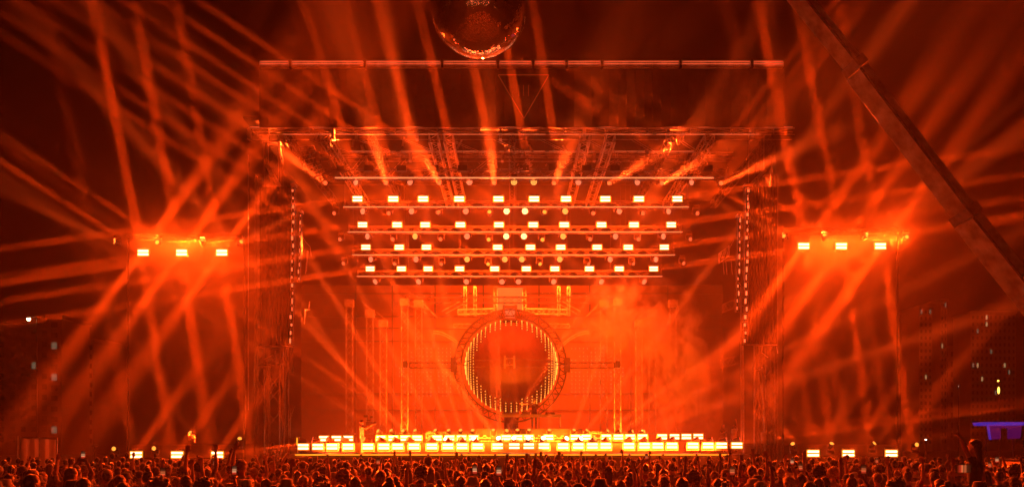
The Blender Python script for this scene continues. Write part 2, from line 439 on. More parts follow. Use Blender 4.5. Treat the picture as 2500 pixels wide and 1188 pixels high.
# ------------------------------------------------------------------ side towers, wing cloths, line arrays
def tower(px, D, z1, wd, label, extra=()):
    p = P(px, 0, D)
    r = empty('truss_tower', (p.x, D, 0), label, 'tower')
    MB().truss((p.x, D, 0), (p.x, D, z1), (wd, 0, 0), (0, wd, 0), 1.1, .05, .025).build('column', 'steel_dark', r)
    MB().box((p.x, D, .15), (wd * 1.7, wd * 1.7, .3)).build('base', 'steel_dark', r)
    if extra:
        b = MB()
        for q in extra: b.bar(q[0], q[1], q[2], n=8)
        b.build('poles', 'alu', r)
    return r
def ex(*l): return [(P(a, b_, D), P(c, d, D), r) for a, b_, c, d, D, r in l]
tower(668, 57, ROOFZ - .6, .9, 'tall truss tower behind the left wing cloth',
      ex((697, 845, 693, 1105, 54.5, .05), (703, 845, 705, 1105, 54.5, .03), (645, 900, 645, 1105, 54.5, .045), (630, 846, 714, 846, 54.5, .05), (632, 889, 676, 890, 54.5, .03),
         (646, 876, 672, 862, 54.5, .02), (660, 960, 676, 930, 54.5, .02), (712, 843, 716, 910, 54.5, .02), (682, 1000, 682, 1100, 54.5, .025), (606, 378, 606, 1000, 58, .02), (672, 855, 672, 886, 54.5, .03), (672, 886, 700, 886, 54.5, .03), (710, 995, 708, 1070, 54.5, .015), (720, 990, 700, 1040, 54.5, .012)))
tower(1868, 57, ROOFZ - .6, .9, 'tall truss tower behind the right wing cloth',
      ex((1812, 700, 1816, 1105, 54.5, .055), (1808, 700, 1810, 1100, 54.5, .03), (1841, 842, 1841, 1100, 54.5, .03), (1861, 895, 1869, 1085, 54.5, .06), (1868, 915, 1871, 1060, 54.5, .03), (1818, 841, 1897, 841, 54.5, .04),
         (1896, 845, 1899, 862, 54.5, .02), (1860, 860, 1875, 872, 54.5, .02), (1838, 905, 1862, 900, 54.5, .02), (1804, 690, 1812, 700, 54.5, .02)))
tower(640, 66, ROOFZ, .8, 'rear truss tower at the far left of the roof')
tower(1880, 66, ROOFZ, .8, 'rear truss tower at the far right of the roof')
def cloth_panel(x0, x1, y0, y1, D, label):
    a = P(x0, y0, D); c = P(x1, y1, D); b = MB(); n = 26; i0 = 0
    for k in range(n + 1):
        x = a.x + (c.x - a.x) * k / n; yy = D + .06 * math.sin(k * 2.1)
        b.v += [Vector((x, yy, c.z)), Vector((x, yy, a.z)), Vector((x, yy + .05, a.z)), Vector((x, yy + .05, c.z))]
    for k in range(n):
        for j in range(4): b.f.append((4 * k + j, 4 * k + (j + 1) % 4, 4 * k + 4 + (j + 1) % 4, 4 * k + 4 + j))
    o = b.build('scrim_panel', 'scrim', loc=(a.x, D, c.z))
    return tag(o, label, 'cloth panel')
cloth_panel(634, 713, 456, 842, 54.9, 'tall black cloth hung left of the left speaker column')
cloth_panel(1829, 1896, 456, 840, 54.9, 'tall black cloth hung right of the right speaker column')
def line_array(px, y0, y1, D, wpx, label, seed):
    random.seed(seed)
    top = P(px, y0, D); bot = P(px, y1, D); H_ = top.z - bot.z; n = max(6, round(H_ / .42)); wd = wpx / FPX * D
    r = empty('line_array', (top.x, D, bot.z), label, 'loudspeakers')
    for k in range(n):
        z = bot.z + H_ * (k + .5) / n; curve = -.12 * ((n - k) / n) ** 2
        b = MB(); b.box((top.x + curve, D, z), (wd, .5, H_ / n * .92), Matrix.Rotation(.02 * k, 3, 'X'))
        c = b.build('cabinet', 'black', r)
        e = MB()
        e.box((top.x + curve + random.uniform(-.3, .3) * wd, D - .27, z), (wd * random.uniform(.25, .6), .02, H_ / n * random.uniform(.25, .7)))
        e.build('grille_glint', 'glint_glow', c)
    e = MB(); e.bar((top.x - wd * .5, D - .2, top.z), (top.x - wd * .5 - .1, D - .2, bot.z), .012); e.bar((top.x + wd * .5, D - .2, top.z), (top.x + wd * .5 - .1, D - .2, bot.z), .012)
    e.box((top.x, D, top.z + .08), (wd * 1.6, .6, .12)); e.build('rigging', 'alu', r)
    return r
emat('glint_glow', (1.0, 0.17, 0.05), 1.7, (.3, .3, .3))  # glints of stage light on the speakers, put into emission
line_array(718, 457, 842, 54.2, 7, 'long thin speaker column at the left edge of the stage opening', 1)
line_array(736, 520, 690, 58, 4, 'short thin speaker column just right of the long left one', 2)
line_array(1822, 457, 842, 54.2, 8, 'long thin speaker column at the right edge of the stage opening', 3)
line_array(1803, 530, 762, 56, 6, 'short speaker column just left of the long right one', 4)
# slanted braces on top of the wing cloths
for a, c, D, lab in (((655, 408), (680, 452), 56, 'slanting metal beam hung above the left wing cloth'), ((1865, 418), (1828, 456), 56, 'slanting metal beam hung above the right wing cloth')):
    b = MB(); p, q = P(*a, D), P(*c, D); b.truss(p, q, (.18, 0, 0), (0, .3, 0), .3, .05, .03); b.bar(p, (p.x, D, ROOFZ - .4), .02); b.bar(q, (q.x, D, ROOFZ - .4), .015)
    tag(b.build('rigging_beam', 'alu', loc=p), lab, 'rigging beam')
# small hanging truss pieces beside the right speakers, loops at the left
b = MB(); b.truss(P(1756, 630, 60), P(1779, 612, 60), (0, .3, 0), (0, 0, .6), .2, .025, .015)
for px in (1765, 1772, 1785): b.bar(P(px, 638, 60), P(px + 3, 670, 60), .02)
b.bar(P(1779, 610, 60), P(1792, 585, 60), .015)
tag(b.build('hanging_truss', 'alu', loc=P(1768, 620, 60)), 'small tilted truss piece hanging inside the right wing', 'truss piece')
b = MB()
b.path([P(740, 580, 60), P(746, 590, 60), P(757, 602, 60), P(760, 625, 60)], .02)
for px, y0, y1 in ((748, 640, 668), (752, 612, 640), (745, 755, 790), (750, 612, 662), (756, 735, 752)): b.bar(P(px, y0, 60), P(px - 2, y1, 60), .03)
b.bar(P(744, 755, 60), P(757, 755, 60), .03)
tag(b.build('cable_hook', 'alu', loc=P(750, 640, 60)), 'thin cable hooks hanging right of the left speaker columns', 'cable hook')
for px, y0, y1, D, lab in ((1765, 735, 752, 62, 'upper small truss bracket on the right stage tower'), (1760, 874, 888, 62, 'lower small truss bracket on the right stage tower')):
    b = MB(); b.truss(P(px, y1, D), P(px + 48, y0, D), (0, .4, 0), (0, 0, .5), .35, .03, .02)
    tag(b.build('truss_bracket', 'steel_dark', loc=P(px, y1, D)), lab, 'truss bracket')

# ------------------------------------------------------------------ upstage towers, ring and sphere
sc = P(1248, 893, 70); SR = 112 / FPX * 70
for i, (px, y0, D, mm, lab) in enumerate((
        (853, 740, 72, 'steel_dark', 'outermost left upstage truss column'), (903, 765, 70, 'steel_dark', 'bright upstage truss column right of the outermost left one'),
        (936, 790, 73, 'steel_dark', 'slim upstage truss column third from the left'), (988, 738, 72, 'steel_dark', 'dark upstage truss column carrying the left end of the cross arm'),
        (1022, 742, 70, 'steel_dark', 'bright truss column just left of the round truss'), (1474, 742, 70, 'steel_dark', 'bright truss column just right of the round truss'),
        (1508, 738, 72, 'steel_dark', 'dark upstage truss column carrying the right end of the cross arm'), (1560, 790, 73, 'steel_dark', 'slim upstage truss column third from the right'),
        (1593, 765, 70, 'steel_dark', 'bright upstage truss column left of the outermost right one'), (1643, 740, 72, 'steel_dark', 'outermost right upstage truss column'))):
    p = P(px, y0, D); r = empty('truss_column', (p.x, D, 2.9), lab, 'truss column')
    MB().truss((p.x, D, 2.9), p, (.46, 0, 0), (0, .46, 0), .55, .03, .02).build('column', mm, r)
    b = MB(); b.box((p.x, D, 2.95), (.8, .8, .1)); b.box(p, (.62, .62, .5)); b.build('sleeve', 'steel_dark', r)
up = empty('upstage_frame', (0, 72, 3), 'dark truss frame above the round truss with hanging arm pieces', 'truss frame')
MB().truss(P(990, 732, 72), P(1508, 732, 72), (0, .5, 0), (0, 0, .42), .5, .035, .022).build('top_truss', 'black', up)
b = MB()
for a, c in (((1118, 761), (1206, 759)), ((1284, 759), (1384, 761))): b.truss(P(*a, 75), P(*c, 75), (0, .4, 0), (0, 0, .38), .4, .035, .02)
b.truss(P(1108, 795, 76), P(1390, 795, 76), (0, .3, 0), (0, 0, .3), .4, .02, .015)
for px in (1210, 1280): b.truss(P(px, 700, 75), P(px, 765, 75), (.25, 0, 0), (0, .3, 0), .3, .03, .02)
for px in (1136, 1160, 1364, 1388): b.truss(P(px, 700, 74), P(px, 770, 74), (.2, 0, 0), (0, .3, 0), .3, .025, .015)
b.build('rear_truss', 'steel_dark', up)
b = MB()
for sx in (-1, 1):
    for rr_ in (0, .35):
        pts = [P(1248 + sx * (190 - 85 * u), 813 + 55 * u * u - rr_ * 16, 76) for u in [k / 8 for k in range(9)]]
        b.path(pts, .035, 4)
    for (xa, ya, xb, yb) in ((56 + 205, 738, 205, 765), (240, 735, 195, 760), (170, 760, 125, 735), (160, 765, 118, 742), (365, 735, 335, 760), (360, 742, 330, 768), (330, 760, 300, 785), (212, 742, 180, 775), (218, 738, 186, 771), (40 + 205, 870, 205, 885), (245, 878, 205, 893)):
        b.bar(P(1248 + sx * xa, ya, 71), P(1248 + sx * xb, yb, 71), .035)
b.build('curved_arm', 'steel_dark', up)
MB().box(P(1245, 718, 78), (2.1, .3, 1.3)).build('pale_panel', 'pale_lit', up) if 'pale_lit' in M else None
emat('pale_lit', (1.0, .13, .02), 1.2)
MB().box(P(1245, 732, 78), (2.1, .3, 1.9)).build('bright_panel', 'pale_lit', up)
ring = empty('round_truss', (sc.x, 69, 3), 'big circular truss ring standing around the dark sphere', 'truss ring')
b = MB(); NR = 48
ro, ri = 137 / FPX * 69, 121 / FPX * 69; rc = P(1246, 893, 69)
def rp_(a, r, dy): return Vector((rc.x + r * math.cos(a), rc.y + dy, rc.z + r * math.sin(a)))
for k in range(NR):
    a, c = 2 * math.pi * k / NR, 2 * math.pi * (k + 1) / NR; mid = (a + c) / 2
    for r_, dy in ((ro, -.25), (ro, .25), (ri, -.25), (ri, .25)): b.bar(rp_(a, r_, dy), rp_(c, r_, dy), .065, cap=False)
    for dy in (-.25, .25):
        b.bar(rp_(a, ro, dy), rp_(mid, ri, dy), .035, cap=False); b.bar(rp_(mid, ri, dy), rp_(c, ro, dy), .035, cap=False)
b.build('hoop', 'black', ring)
b = MB()
c = P(1245, 765, 69)
for s_ in (-1, 1):
    b.box(c + Vector((s_ * .42, -.3, 0)), (.16, .3, 1.1)); b.box(c + Vector((0, -.3, s_ * .42)), (1.0, .28, .16))
for s_ in (-1, 1): b.box(P(1246 + s_ * 138, 891, 69), (.42, .7, 1.0))
b.build('corner_block', 'black', ring)
MB().box(c + Vector((0, .1, 0)), (.7, .1, .7)).build('block_face', 'lens_block', ring) if 'lens_block' in M else None
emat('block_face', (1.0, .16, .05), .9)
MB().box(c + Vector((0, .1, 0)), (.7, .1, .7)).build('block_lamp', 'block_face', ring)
b = MB()
b.truss(P(1000, 891, 69), P(1104, 891, 69), (0, .5, 0), (0, 0, .36), .4, .035, .02); b.truss(P(1388, 891, 69), P(1500, 891, 69), (0, .5, 0), (0, 0, .36), .4, .035, .02)
for y_ in (878, 895): b.path([P(1110, 886, 68.5), P(1160, y_, 66.8), P(1246, y_ - 2, 65.9), P(1330, y_, 66.8), P(1384, 888, 68.5)], .03)
b.box(P(990, 889, 69), (.3, .5, .45)); b.box(P(1508, 889, 69), (.3, .5, .45))
b.build('cross_arm', 'black', ring)
orb = empty('led_sphere', (sc.x, 70, 3), 'huge dark sphere edged with rows of glowing dots, inside the round truss', 'sphere')
MB().ell(sc, SR, 64, 40).build('shell', 'orb_skin', orb, smooth=True)
b = MB()
for i in range(-13, 14):
    a = R(6.6 * i)
    for j in range(-14, 15):
        bb_ = R(6.2 * j) ; x = math.sin(a); z = math.cos(a) * math.sin(bb_); y = -math.cos(a) * math.cos(bb_)
        if x * x + z * z > .60 and y < -.04:
            b.ell(sc + Vector((x, y, z)) * (SR + .02), .036, 5, 4)
b.build('led_dots', 'orb_dot', orb)
b = MB(); cc = P(1244, 883, 66)
for s_ in (-1, 1):
    b.box(cc + Vector((s_ * .31, 0, 0)), (.13, .1, .85))
b.box(cc + Vector((0, 0, .22)), (.5, .1, .12)); b.box(cc + Vector((0, 0, -.22)), (.5, .1, .12)); b.bar(cc, (cc.x, 67.3, cc.z), .05)
b.build('front_bracket', 'bracket_lit', orb) if 'bracket_lit' in M else b.build('front_bracket', 'steel_dark', orb)
MB().bar((sc.x, 70, 2.9), (sc.x, 70, sc.z - SR * .98), .5, n=16).build('stand', 'black', orb)

# ------------------------------------------------------------------ DJ table
tb = empty('dj_table', P(1297, 0, 64) * Vector((1, 1, 0)) .length * 0 if False else (P(1297, 0, 64.2).x, 64.2, 3.2), 'long black performer table with mixing gear in front of the sphere', 'table')
tz = P(0, 1014, 64.2).z; tx0, tx1 = P(1218, 0, 64.2).x, P(1370, 0, 64.2).x
MB().box(((tx0 + tx1) / 2, 64.2, tz), (tx1 - tx0, .9, .18)).build('tabletop', 'cloth', tb)
for x in (tx0 + .06, tx1 - .06):
    for y in (63.85, 64.55): MB().bar((x, y, 3.2), (x, y, tz - .09), .04).build('leg', 'black', tb)
def gear(x0, wd, h, lab, kind='mixer'):
    b = MB(); b.box((x0, 64.2, tz + .1 + h / 2), (wd, .5, h)); 
    for k in range(5): b.bar((x0 - wd * .35 + k * wd * .17, 64.05, tz + .1 + h), (x0 - wd * .35 + k * wd * .17, 64.05, tz + .14 + h), .02, n=6)
    tag(b.build(kind, 'black_gloss', loc=(x0, 64.2, tz + .09)), lab, kind.replace('_', ' '))
gear(tx0 + .45, .5, .1, 'low black media player at the left end of the performer table', 'media_player')
gear(tx0 + 1.1, .5, .12, 'black media player just left of the mixer on the table', 'media_player')
gear(tx0 + 1.75, .5, .16, 'taller black mixer in the middle of the table', 'mixer')
gear(tx0 + 3.3, .6, .12, 'black media player at the right end of the performer table', 'media_player')

# ------------------------------------------------------------------ fixtures
def proto_strobe():
    r = empty('strobe_light', (0, 0, 0))
    MB().box((0, .14, 0), (.68, .16, .40)).build('housing', 'black', r, world=False)
    MB().box((0, .05, 0), (.66, .02, .38)).build('reflector', 'strobe_fringe', r, world=False)  # emission imitates the orange glare fringe around the tubes
    for s_ in (-1, 1): MB().box((0, .02, s_ * .092), (.55, .04, .10)).build('tube', 'strobe_white', r, world=False)
    b = MB(); b.bar((-.34, .14, 0), (-.34, .14, .26), .018).bar((.34, .14, 0), (.34, .14, .26), .018).bar((-.34, .14, .26), (.34, .14, .26), .018)
    b.build('bracket', 'steel_dark', r, world=False)
    reg(r); return r
STROBE = [None]
def strobe(p, label, group, W=260, flip=False, half=False):
    if STROBE[0] is None: r = STROBE[0] = proto_strobe()
    else: r = copy_tree(STROBE[0])
    r.location = p; r.rotation_euler = (0, math.pi if flip else 0, 0)
    tag(r, label, 'strobe light', group)
    if W > 450:
        l = bpy.data.lights.new('strobe_lamp', 'AREA'); l.shape = 'RECTANGLE'; l.size = .55; l.size_y = .28; l.energy = W * G_STROBE; l.color = RED; l.spread = R(150)
        o = bpy.data.objects.new('strobe_lamp', l); COL.objects.link(o); o.location = (p[0], p[1] - .06, p[2]); o.rotation_euler = (R(82), 0, 0)
    return r
def head_protos():
    out = {}
    for kind, rad, ln in (('wash_light', .21, .30), ('beam_light', .15, .42)):
        r = empty(kind, (0, 0, 0))
        MB().box((0, 0, .42), (.36, .34, .16)).build('base', 'black', r, world=False)
        y = MB()
        for s_ in (-1, 1): y.bar((s_ * (rad + .06), 0, .34), (s_ * (rad + .07), 0, -.06), .035, n=6)
        y.bar((-(rad + .06), 0, .34), (rad + .06, 0, .34), .04, n=6); y.build('yoke', 'steel_dark', r, world=False)
        hd = MB(); hd.bar((0, -ln * .45, 0), (0, -ln * .30, 0), rad * 1.02, rad * 1.06, n=18).bar((0, -ln * .30, 0), (0, ln * .55, 0), rad * 1.05, rad * .72, n=18)
        ho = hd.build('head', 'black', r, world=False)
        yl = -ln * .45
        if kind == 'wash_light':
            c = MB()
            cells = [(0, 0)] + [(.43 * rad * math.cos(k * math.pi / 3), .43 * rad * math.sin(k * math.pi / 3)) for k in range(6)] + [(.82 * rad * math.cos(k * math.pi / 6 + .26), .82 * rad * math.sin(k * math.pi / 6 + .26)) for k in range(12)]
            for x, z in cells: c.bar((x, yl - .012, z), (x, yl, z), rad * .185, n=7)
            co_ = c.build('lens', 'cell_mid', ho, world=False)
        else:
            c = MB(); c.bar((0, yl - .015, 0), (0, yl, 0), rad * .86, n=18); co_ = c.build('lens', 'lens_mid', ho, world=False)
        co_.material_slots[0].link = 'OBJECT'
        reg(r); out[kind] = r
    return out
HP = head_protos(); HUSED = {}
def head(kind, p, d, lens, label, group, floor=False, sc_=1.0):
    if kind not in HUSED: HUSED[kind] = 1; r = HP[kind]
    else: r = copy_tree(HP[kind])
    r.location = p; r.scale = (sc_,) * 3
    if floor: r.rotation_euler = (0, math.pi, 0)
    tag(r, label, kind.replace('_', ' '), group)
    for c in kids(r):
        if c.name.startswith('head'):
            dl = Vector(d)
            if floor: dl = Vector((-dl.x, dl.y, -dl.z))
            c.rotation_euler = dl.to_track_quat('-Y', 'Z').to_euler()
            for l in kids(c): l.material_slots[0].link = 'OBJECT'; l.material_slots[0].material = M[lens]
    return r

# rows over the stage ------------------------------------------------
ROWN = ['topmost', 'second', 'third', 'lowest']
rows = [
    (60.0, 485, [872.5, 960, 1033, 1121, 1217, 1304, 1382, 1478, 1560, 1654]),
    (63.5, 548, [885, 969.5, 1038, 1124, 1218, 1302, 1377.6, 1468.6, 1548, 1639]),
    (66.0, 603, [893, 974.5, 1041, 1215, 1295, 1369, 1458, 1534, 1622]),
    (68.5, 655.5, [903.5, 980, 1045, 1122, 1207.6, 1285, 1354.6, 1439, 1512, 1596]),
]
STR = {}
for ri_, (D, y, xs) in enumerate(rows):
    for i, px in enumerate(xs):
        p = P(px, y, D)
        STR[(ri_, i)] = p
        strobe(p, f'white-hot strobe, {order(i, len(xs))} in the {ROWN[ri_]} row over the stage', 'strobes hung in rows over the stage', W=0)
lines = [(58.2, 434, 818, 1742), (62.2, 505, 838, 1682), (64.8, 566, 849, 1666), (67.3, 622, 860, 1648), (70.3, 674, 871, 1617)]
LN = ['topmost', 'second highest', 'middle', 'second lowest', 'lowest']
for i, (D, y, x0, x1) in enumerate(lines):
    a, c = P(x0, y, D), P(x1, y, D); r = empty('lighting_truss', (0, D, a.z), f'{LN[i]} horizontal truss with a thin glowing line, over the stage', 'lighting truss', 'lighting trusses over the stage')
    zt = .55 if i == 0 else .4
    a_ = a + Vector((-.9 if i == 0 else 0, .5, zt * .6)); c_ = c + Vector((.9 if i == 0 else 0, .5, zt * .6))
    MB().truss(a_, c_, (0, .45, 0), (0, 0, zt), .7, .03, .018).build('truss', 'steel_dark', r)
    MB().box((a + c) / 2, (c.x - a.x, .06, .06 if i == 0 else .038)).build('light_line', 'led_line', r)
    b = MB()
    for k in range(7):
        q = a_.lerp(c_, k / 6); b.bar(q, (q.x, q.y, ROOFZ - .3), .014)
    b.build('hoist_chain', 'steel_dark', r)
wash = [(60, 445, [(872.5, 0), (1004, 0), (1148, 0), (1255, 1), (1303, 1), (1410, 0), (1553, 0), (1684.5, 0)]),
        (63, 516, [(889, 0), (1007.5, 0), (1139, 0), (1237, 2), (1281.5, 2), (1378, 1), (1509, 0), (1628.6, 0)]),
        (65.5, 577, [(900.5, 0), (1016, 1), (1142, 0), (1236, 2), (1279, 2), (1373, 1), (1500, 0), (1616, 0)]),
        (68, 633, [(908.5, 0), (1018, 0), (1142, 1), (1232.6, 1), (1274, 1), (1365, 1), (1487, 0), (1598, 0)]),
        (70.8, 686, [(919, 0), (1024, 0), (1140, 0), (1225.5, 0), (1265.6, 0), (1350.5, 0), (1466, 0), (1570, 0)])]
WR = ['topmost', 'second', 'third', 'fourth', 'lowest']
for k, (D, y, l) in enumerate(wash):
    for i, (px, b_) in enumerate(l):
        p = P(px, y, D); dx = (i - 3.5) * .22 * (1 if abs(i - 3.5) > 1 else .2)
        head('wash_light', p, (dx, -1, -.12 - .45 * (k == 4)), ('cell_dim', 'cell_mid', 'cell_hot')[b_],
             f'round honeycomb wash light, {order(i, 8)} in the {WR[k]} row of wash lights', 'honeycomb wash lights over the stage', sc_=.92)
beams = [(60, 448, [(796, 600, 300), (943, 900, 300), (1073.5, 1004, 330), (1206.6, 1192, 300), (1352, 1402, 330), (1486, 1640, 350), (1615, 1760, 360), (1758, 2000, 335)]),
         (63, 520, [(819.5, 0, 0), (951.5, 0, 0), (1072, 1000, 440), (1195, 1188, 400), (1327.5, 1400, 420), (1446.5, 0, 0), (1567, 0, 0), (1699, 0, 0)]),
         (65.5, 583, [(833, 690, 620), (961, 0, 0), (1077, 0, 0), (1194.6, 1130, 640), (1322, 1420, 660), (1439, 0, 0), (1556, 0, 0), (1682, 0, 0)]),
         (68, 641, [(841.6, 700, 720), (965, 880, 780), (1078.5, 1010, 800), (1192, 1180, 800), (1316.6, 1420, 790), (1433, 1700, 830), (1542, 1800, 780), (1665, 1860, 720)])]
for k, (D, y, l) in enumerate(beams):
    for i, (px, ex_, ey_) in enumerate(l):
        p = P(px, y, D)
        if ex_:
            q = P(ex_, ey_, D - (15 if k == 0 else 6)); d = q - p
        else: d = Vector(((i - 3.5) * .12, -1, -.3))
        head('beam_light', p, d, 'lens_mid' if (i in (3, 4) and k) else 'lens_dim', f'narrow-beam moving light, {order(i, 8)} in the {ROWN[k]} row of beam lights', 'beam lights over the stage', sc_=.95)
        if ex_ and (k == 0 or i in (4, 5)): shaft(p + d.normalized() * .22, d, 4 if k == 0 else 6, 8000 if k == 0 else 5000)

# stage floor fixtures ----------------------------------------------
front = [740, 775.5, 810.7, 849.7, 898, 936.8, 970.8, 1010.5, 1054.4, 1093.3, 1128.3, 1166, 1215, 1255.6, 1291, 1328, 1375, 1412, 1446.5, 1479, 1535.5, 1573.7, 1606, 1641, 1692, 1729, 1762, 1799.5]
for i, px in enumerate(front):
    p = P(px, 1089.5 - 3.5 * i / 27, 54.3)
    strobe(p, f'blazing strobe on the stage lip, {order(i, len(front))} of the front floor row', 'front row of floor strobes', W=420, flip=True)
back = [790.6, 821, 850, 930, 959.6, 989, 1018, 1067, 1098, 1127, 1156, 1236, 1264, 1291, 1339.5, 1405, 1431, 1480, 1510, 1538.5, 1569, 1617, 1647, 1676, 1705]
for i, px in enumerate(back):
    p = P(px, 1069.5 - 5 * i / 24, 61.7)
    strobe(p, f'blazing strobe behind the front ones, {order(i, len(back))} of the rear floor row', 'rear row of floor strobes', W=420, flip=True)
fheads = [738, 771.5, 806, 842, 897, 931.5, 967.5, 1001.5, 1054, 1093, 1128, 1160, 1219, 1255, 1288.6, 1324, 1379.5, 1413.7, 1447, 1477.7, 1533, 1570, 1607, 1638.8, 1697.8, 1731, 1765, 1798]
hot = {1160, 1219, 1255, 1288.6, 1324, 1379.5, 1413.7, 1093}
for i, px in enumerate(fheads):
    p = P(px, 1073.5, 55.3); q = P(px + (px - 1265) * 1.2, 760, 52)
    d = (q - p)
    head('beam_light', p, Vector((d.x * .25, -1, d.z * .12)), 'lens_hot' if px in hot else 'lens_mid' if 880 < px < 1500 else 'lens_dim',
         f'moving light standing behind the front strobes, {order(i, len(fheads))} of its row', 'front row of floor moving lights', floor=True, sc_=1.0)
# strong beams of the rear floor heads: (lamp x, beam end x, end y, watts)
rheads = [(927, 700, 900, 1), (958, 752, 760, 2), (987, 830, 880, 3), (1016, 860, 800, 3), (1065, 905, 760, 3), (1097, 985, 760, 3), (1125.6, 1050, 800, 3), (1155, 1105, 820, 3), (1204.5, 1196, 700, 2), (1235.5, 1330, 900, 2),
          (1263.6, 1244, 700, 1), (1292, 1292, 700, 1), (1341, 1352, 760, 2), (1400, 1520, 700, 3), (1430, 1650, 760, 3), (1479.7, 1790, 830, 3), (1510, 1900, 860, 2), (1539.5, 2000, 900, 2), (1567.5, 2150, 860, 2)]
for i, (px, ex_, ey_, s_) in enumerate(rheads):
    p = P(px, 1053.5, 62.6); q = P(ex_, ey_, 60); d = q - p
    head('beam_light', p, Vector((d.x * .4, -max(2.2, d.length * .25), d.z * .4)), 'lens_mid', f'moving light above the rear floor strobes, {order(i, len(rheads))} of its row', 'rear row of floor moving lights', floor=True, sc_=.85)
    shaft(p + d.normalized() * .2, d, 3, 11000 * s_, ORA)
for px, ex_, ey_ in ((1219, 1215, 900), (1219, 1150, 985), (1255, 1262, 1180), (1291, 1400, 1180)):
    p = P(px, 1073, 55.0); shaft(p, P(ex_, ey_, 53) - p, 3, 16000)

# ------------------------------------------------------------------ wing lights: bars of three strobes and four beam heads
wings = [('upper left', 54, 616, [349, 443, 541], [(286.7, 593.6, 200, 555), (387, 593, 0, 0), (493.5, 592, 545, 380), (585, 593, 650, 560)]),
         ('upper right', 54, 600, [1962.6, 2054.5, 2150], [(1918, 579, 1850, 545), (2011.5, 579, 2040, 330), (2110, 580, 2200, 500), (2210, 580, 0, 0)]),
         ('lower left', 50, 1109, [332, 432, 530], [(281.5, 1095, 0, 0), (379, 1094, 0, 0), (468, 1060, 425, 990), (585, 1075, 612, 960)]),
         ('lower right', 50, 1105.5, [1986, 2072, 2177], [(1937, 1087, 1880, 980), (2028, 1087, 2062, 960), (2129, 1085, 2260, 960), (2234, 1085, 0, 0)])]
for wn, D, y, xs, hs in wings:
    p0, p1 = P(xs[0] - 45, y - (40 if y < 700 else -16), D), P(xs[-1] + 50, y - (40 if y < 700 else -16), D)
    r = empty('lighting_bar', (p0 + p1) / 2 + Vector((0, .5, 0)), f'black truss bar carrying the {wn} group of three strobes', 'lighting bar')
    MB().truss(p0 + Vector((0, .5, 0)), p1 + Vector((0, .5, 0)), (0, .4, 0), (0, 0, .3), .5, .022, .012).build('truss', 'black', r)
    b = MB()
    for q in (p0, p1):
        if y < 700: b.bar(q + Vector((0, .5, 0)), (q.x, D + .5, 0), .06, n=6)
        else: b.bar(q + Vector((0, .5, 0)), (q.x, D + .5, 0), .05, n=6)
    b.build('mast', 'black', r)
    for i, px in enumerate(xs):
        p = P(px, y, D); yy = y
        strobe(p, f'{order(i, 3).replace("second from right", "middle")} strobe of the {wn} wing group, starry and white-hot', 'strobes of the wing groups', W=0)
    up_ = y < 1000; pts = [P(x_, y, D) + Vector((0, -.12, 0)) for x_ in xs]; m_ = P(xs[1], y, D)
    def dr(dx, dy): return P(xs[1] + dx, y + dy, D - .004 * math.hypot(dx, dy)) - m_
    k_ = 1.0 if up_ else .6
    blades(pts, dr(-115, -616), 250 * k_, .24, 1.8)  # lens streaks of the wing strobes, made with added lamps
    blades(pts, dr(-600, -390), 240 * k_, .13, 2.0, back=.1)
    for p_ in pts:
        d_ = dr(95, -130).normalized(); sheet(p_ + d_ * .1, p_ + d_ * 9, 330 * k_, .34, .3, 11)
        if up_: d_ = dr(-95, 130).normalized(); sheet(p_ + d_ * .1, p_ + d_ * 9, 330, .34, .3, 11)
    if up_: blades(pts, dr(60, 420), 160, .24, 1.8)
    sgn = -1 if xs[1] < 1250 else 1
    e_ = P(xs[-1] if sgn < 0 else xs[0], y, D)
    blades([e_ + Vector((0, -.12, .08)), e_ + Vector((0, -.12, -.09))], dr(sgn * 600, -sgn * 84), 460 * k_, .055, .8, back=.3)
    l = bpy.data.lights.new('strobe_lamp', 'AREA'); l.shape = 'RECTANGLE'; l.size = 4.6; l.size_y = .3; l.energy = 90 * G_STROBE; l.color = RED; l.spread = R(140)
    o = bpy.data.objects.new('strobe_lamp', l); COL.objects.link(o); o.location = m_ + Vector((0, -.2, 0)); o.rotation_euler = (R(-80), 0, 0)
    for i, (px, py, ex_, ey_) in enumerate(hs):
        p = P(px, py, D); d = (P(ex_, ey_, D - .004 * math.hypot(ex_ - px, ey_ - py)) - p) if ex_ else Vector((.2 - .3 * (px < 1250), -1, .1))
        head('beam_light', p, Vector((d.x, d.y - .6 * d.length * (ex_ > 0), d.z)), 'lens_mid', f'small round beam light, {order(i, 4)} of the {wn} wing group', 'beam lights of the wing groups', sc_=.8, floor=(y > 1000))
        if ex_: shaft(p + d.normalized() * .2, d, 6, 9000)
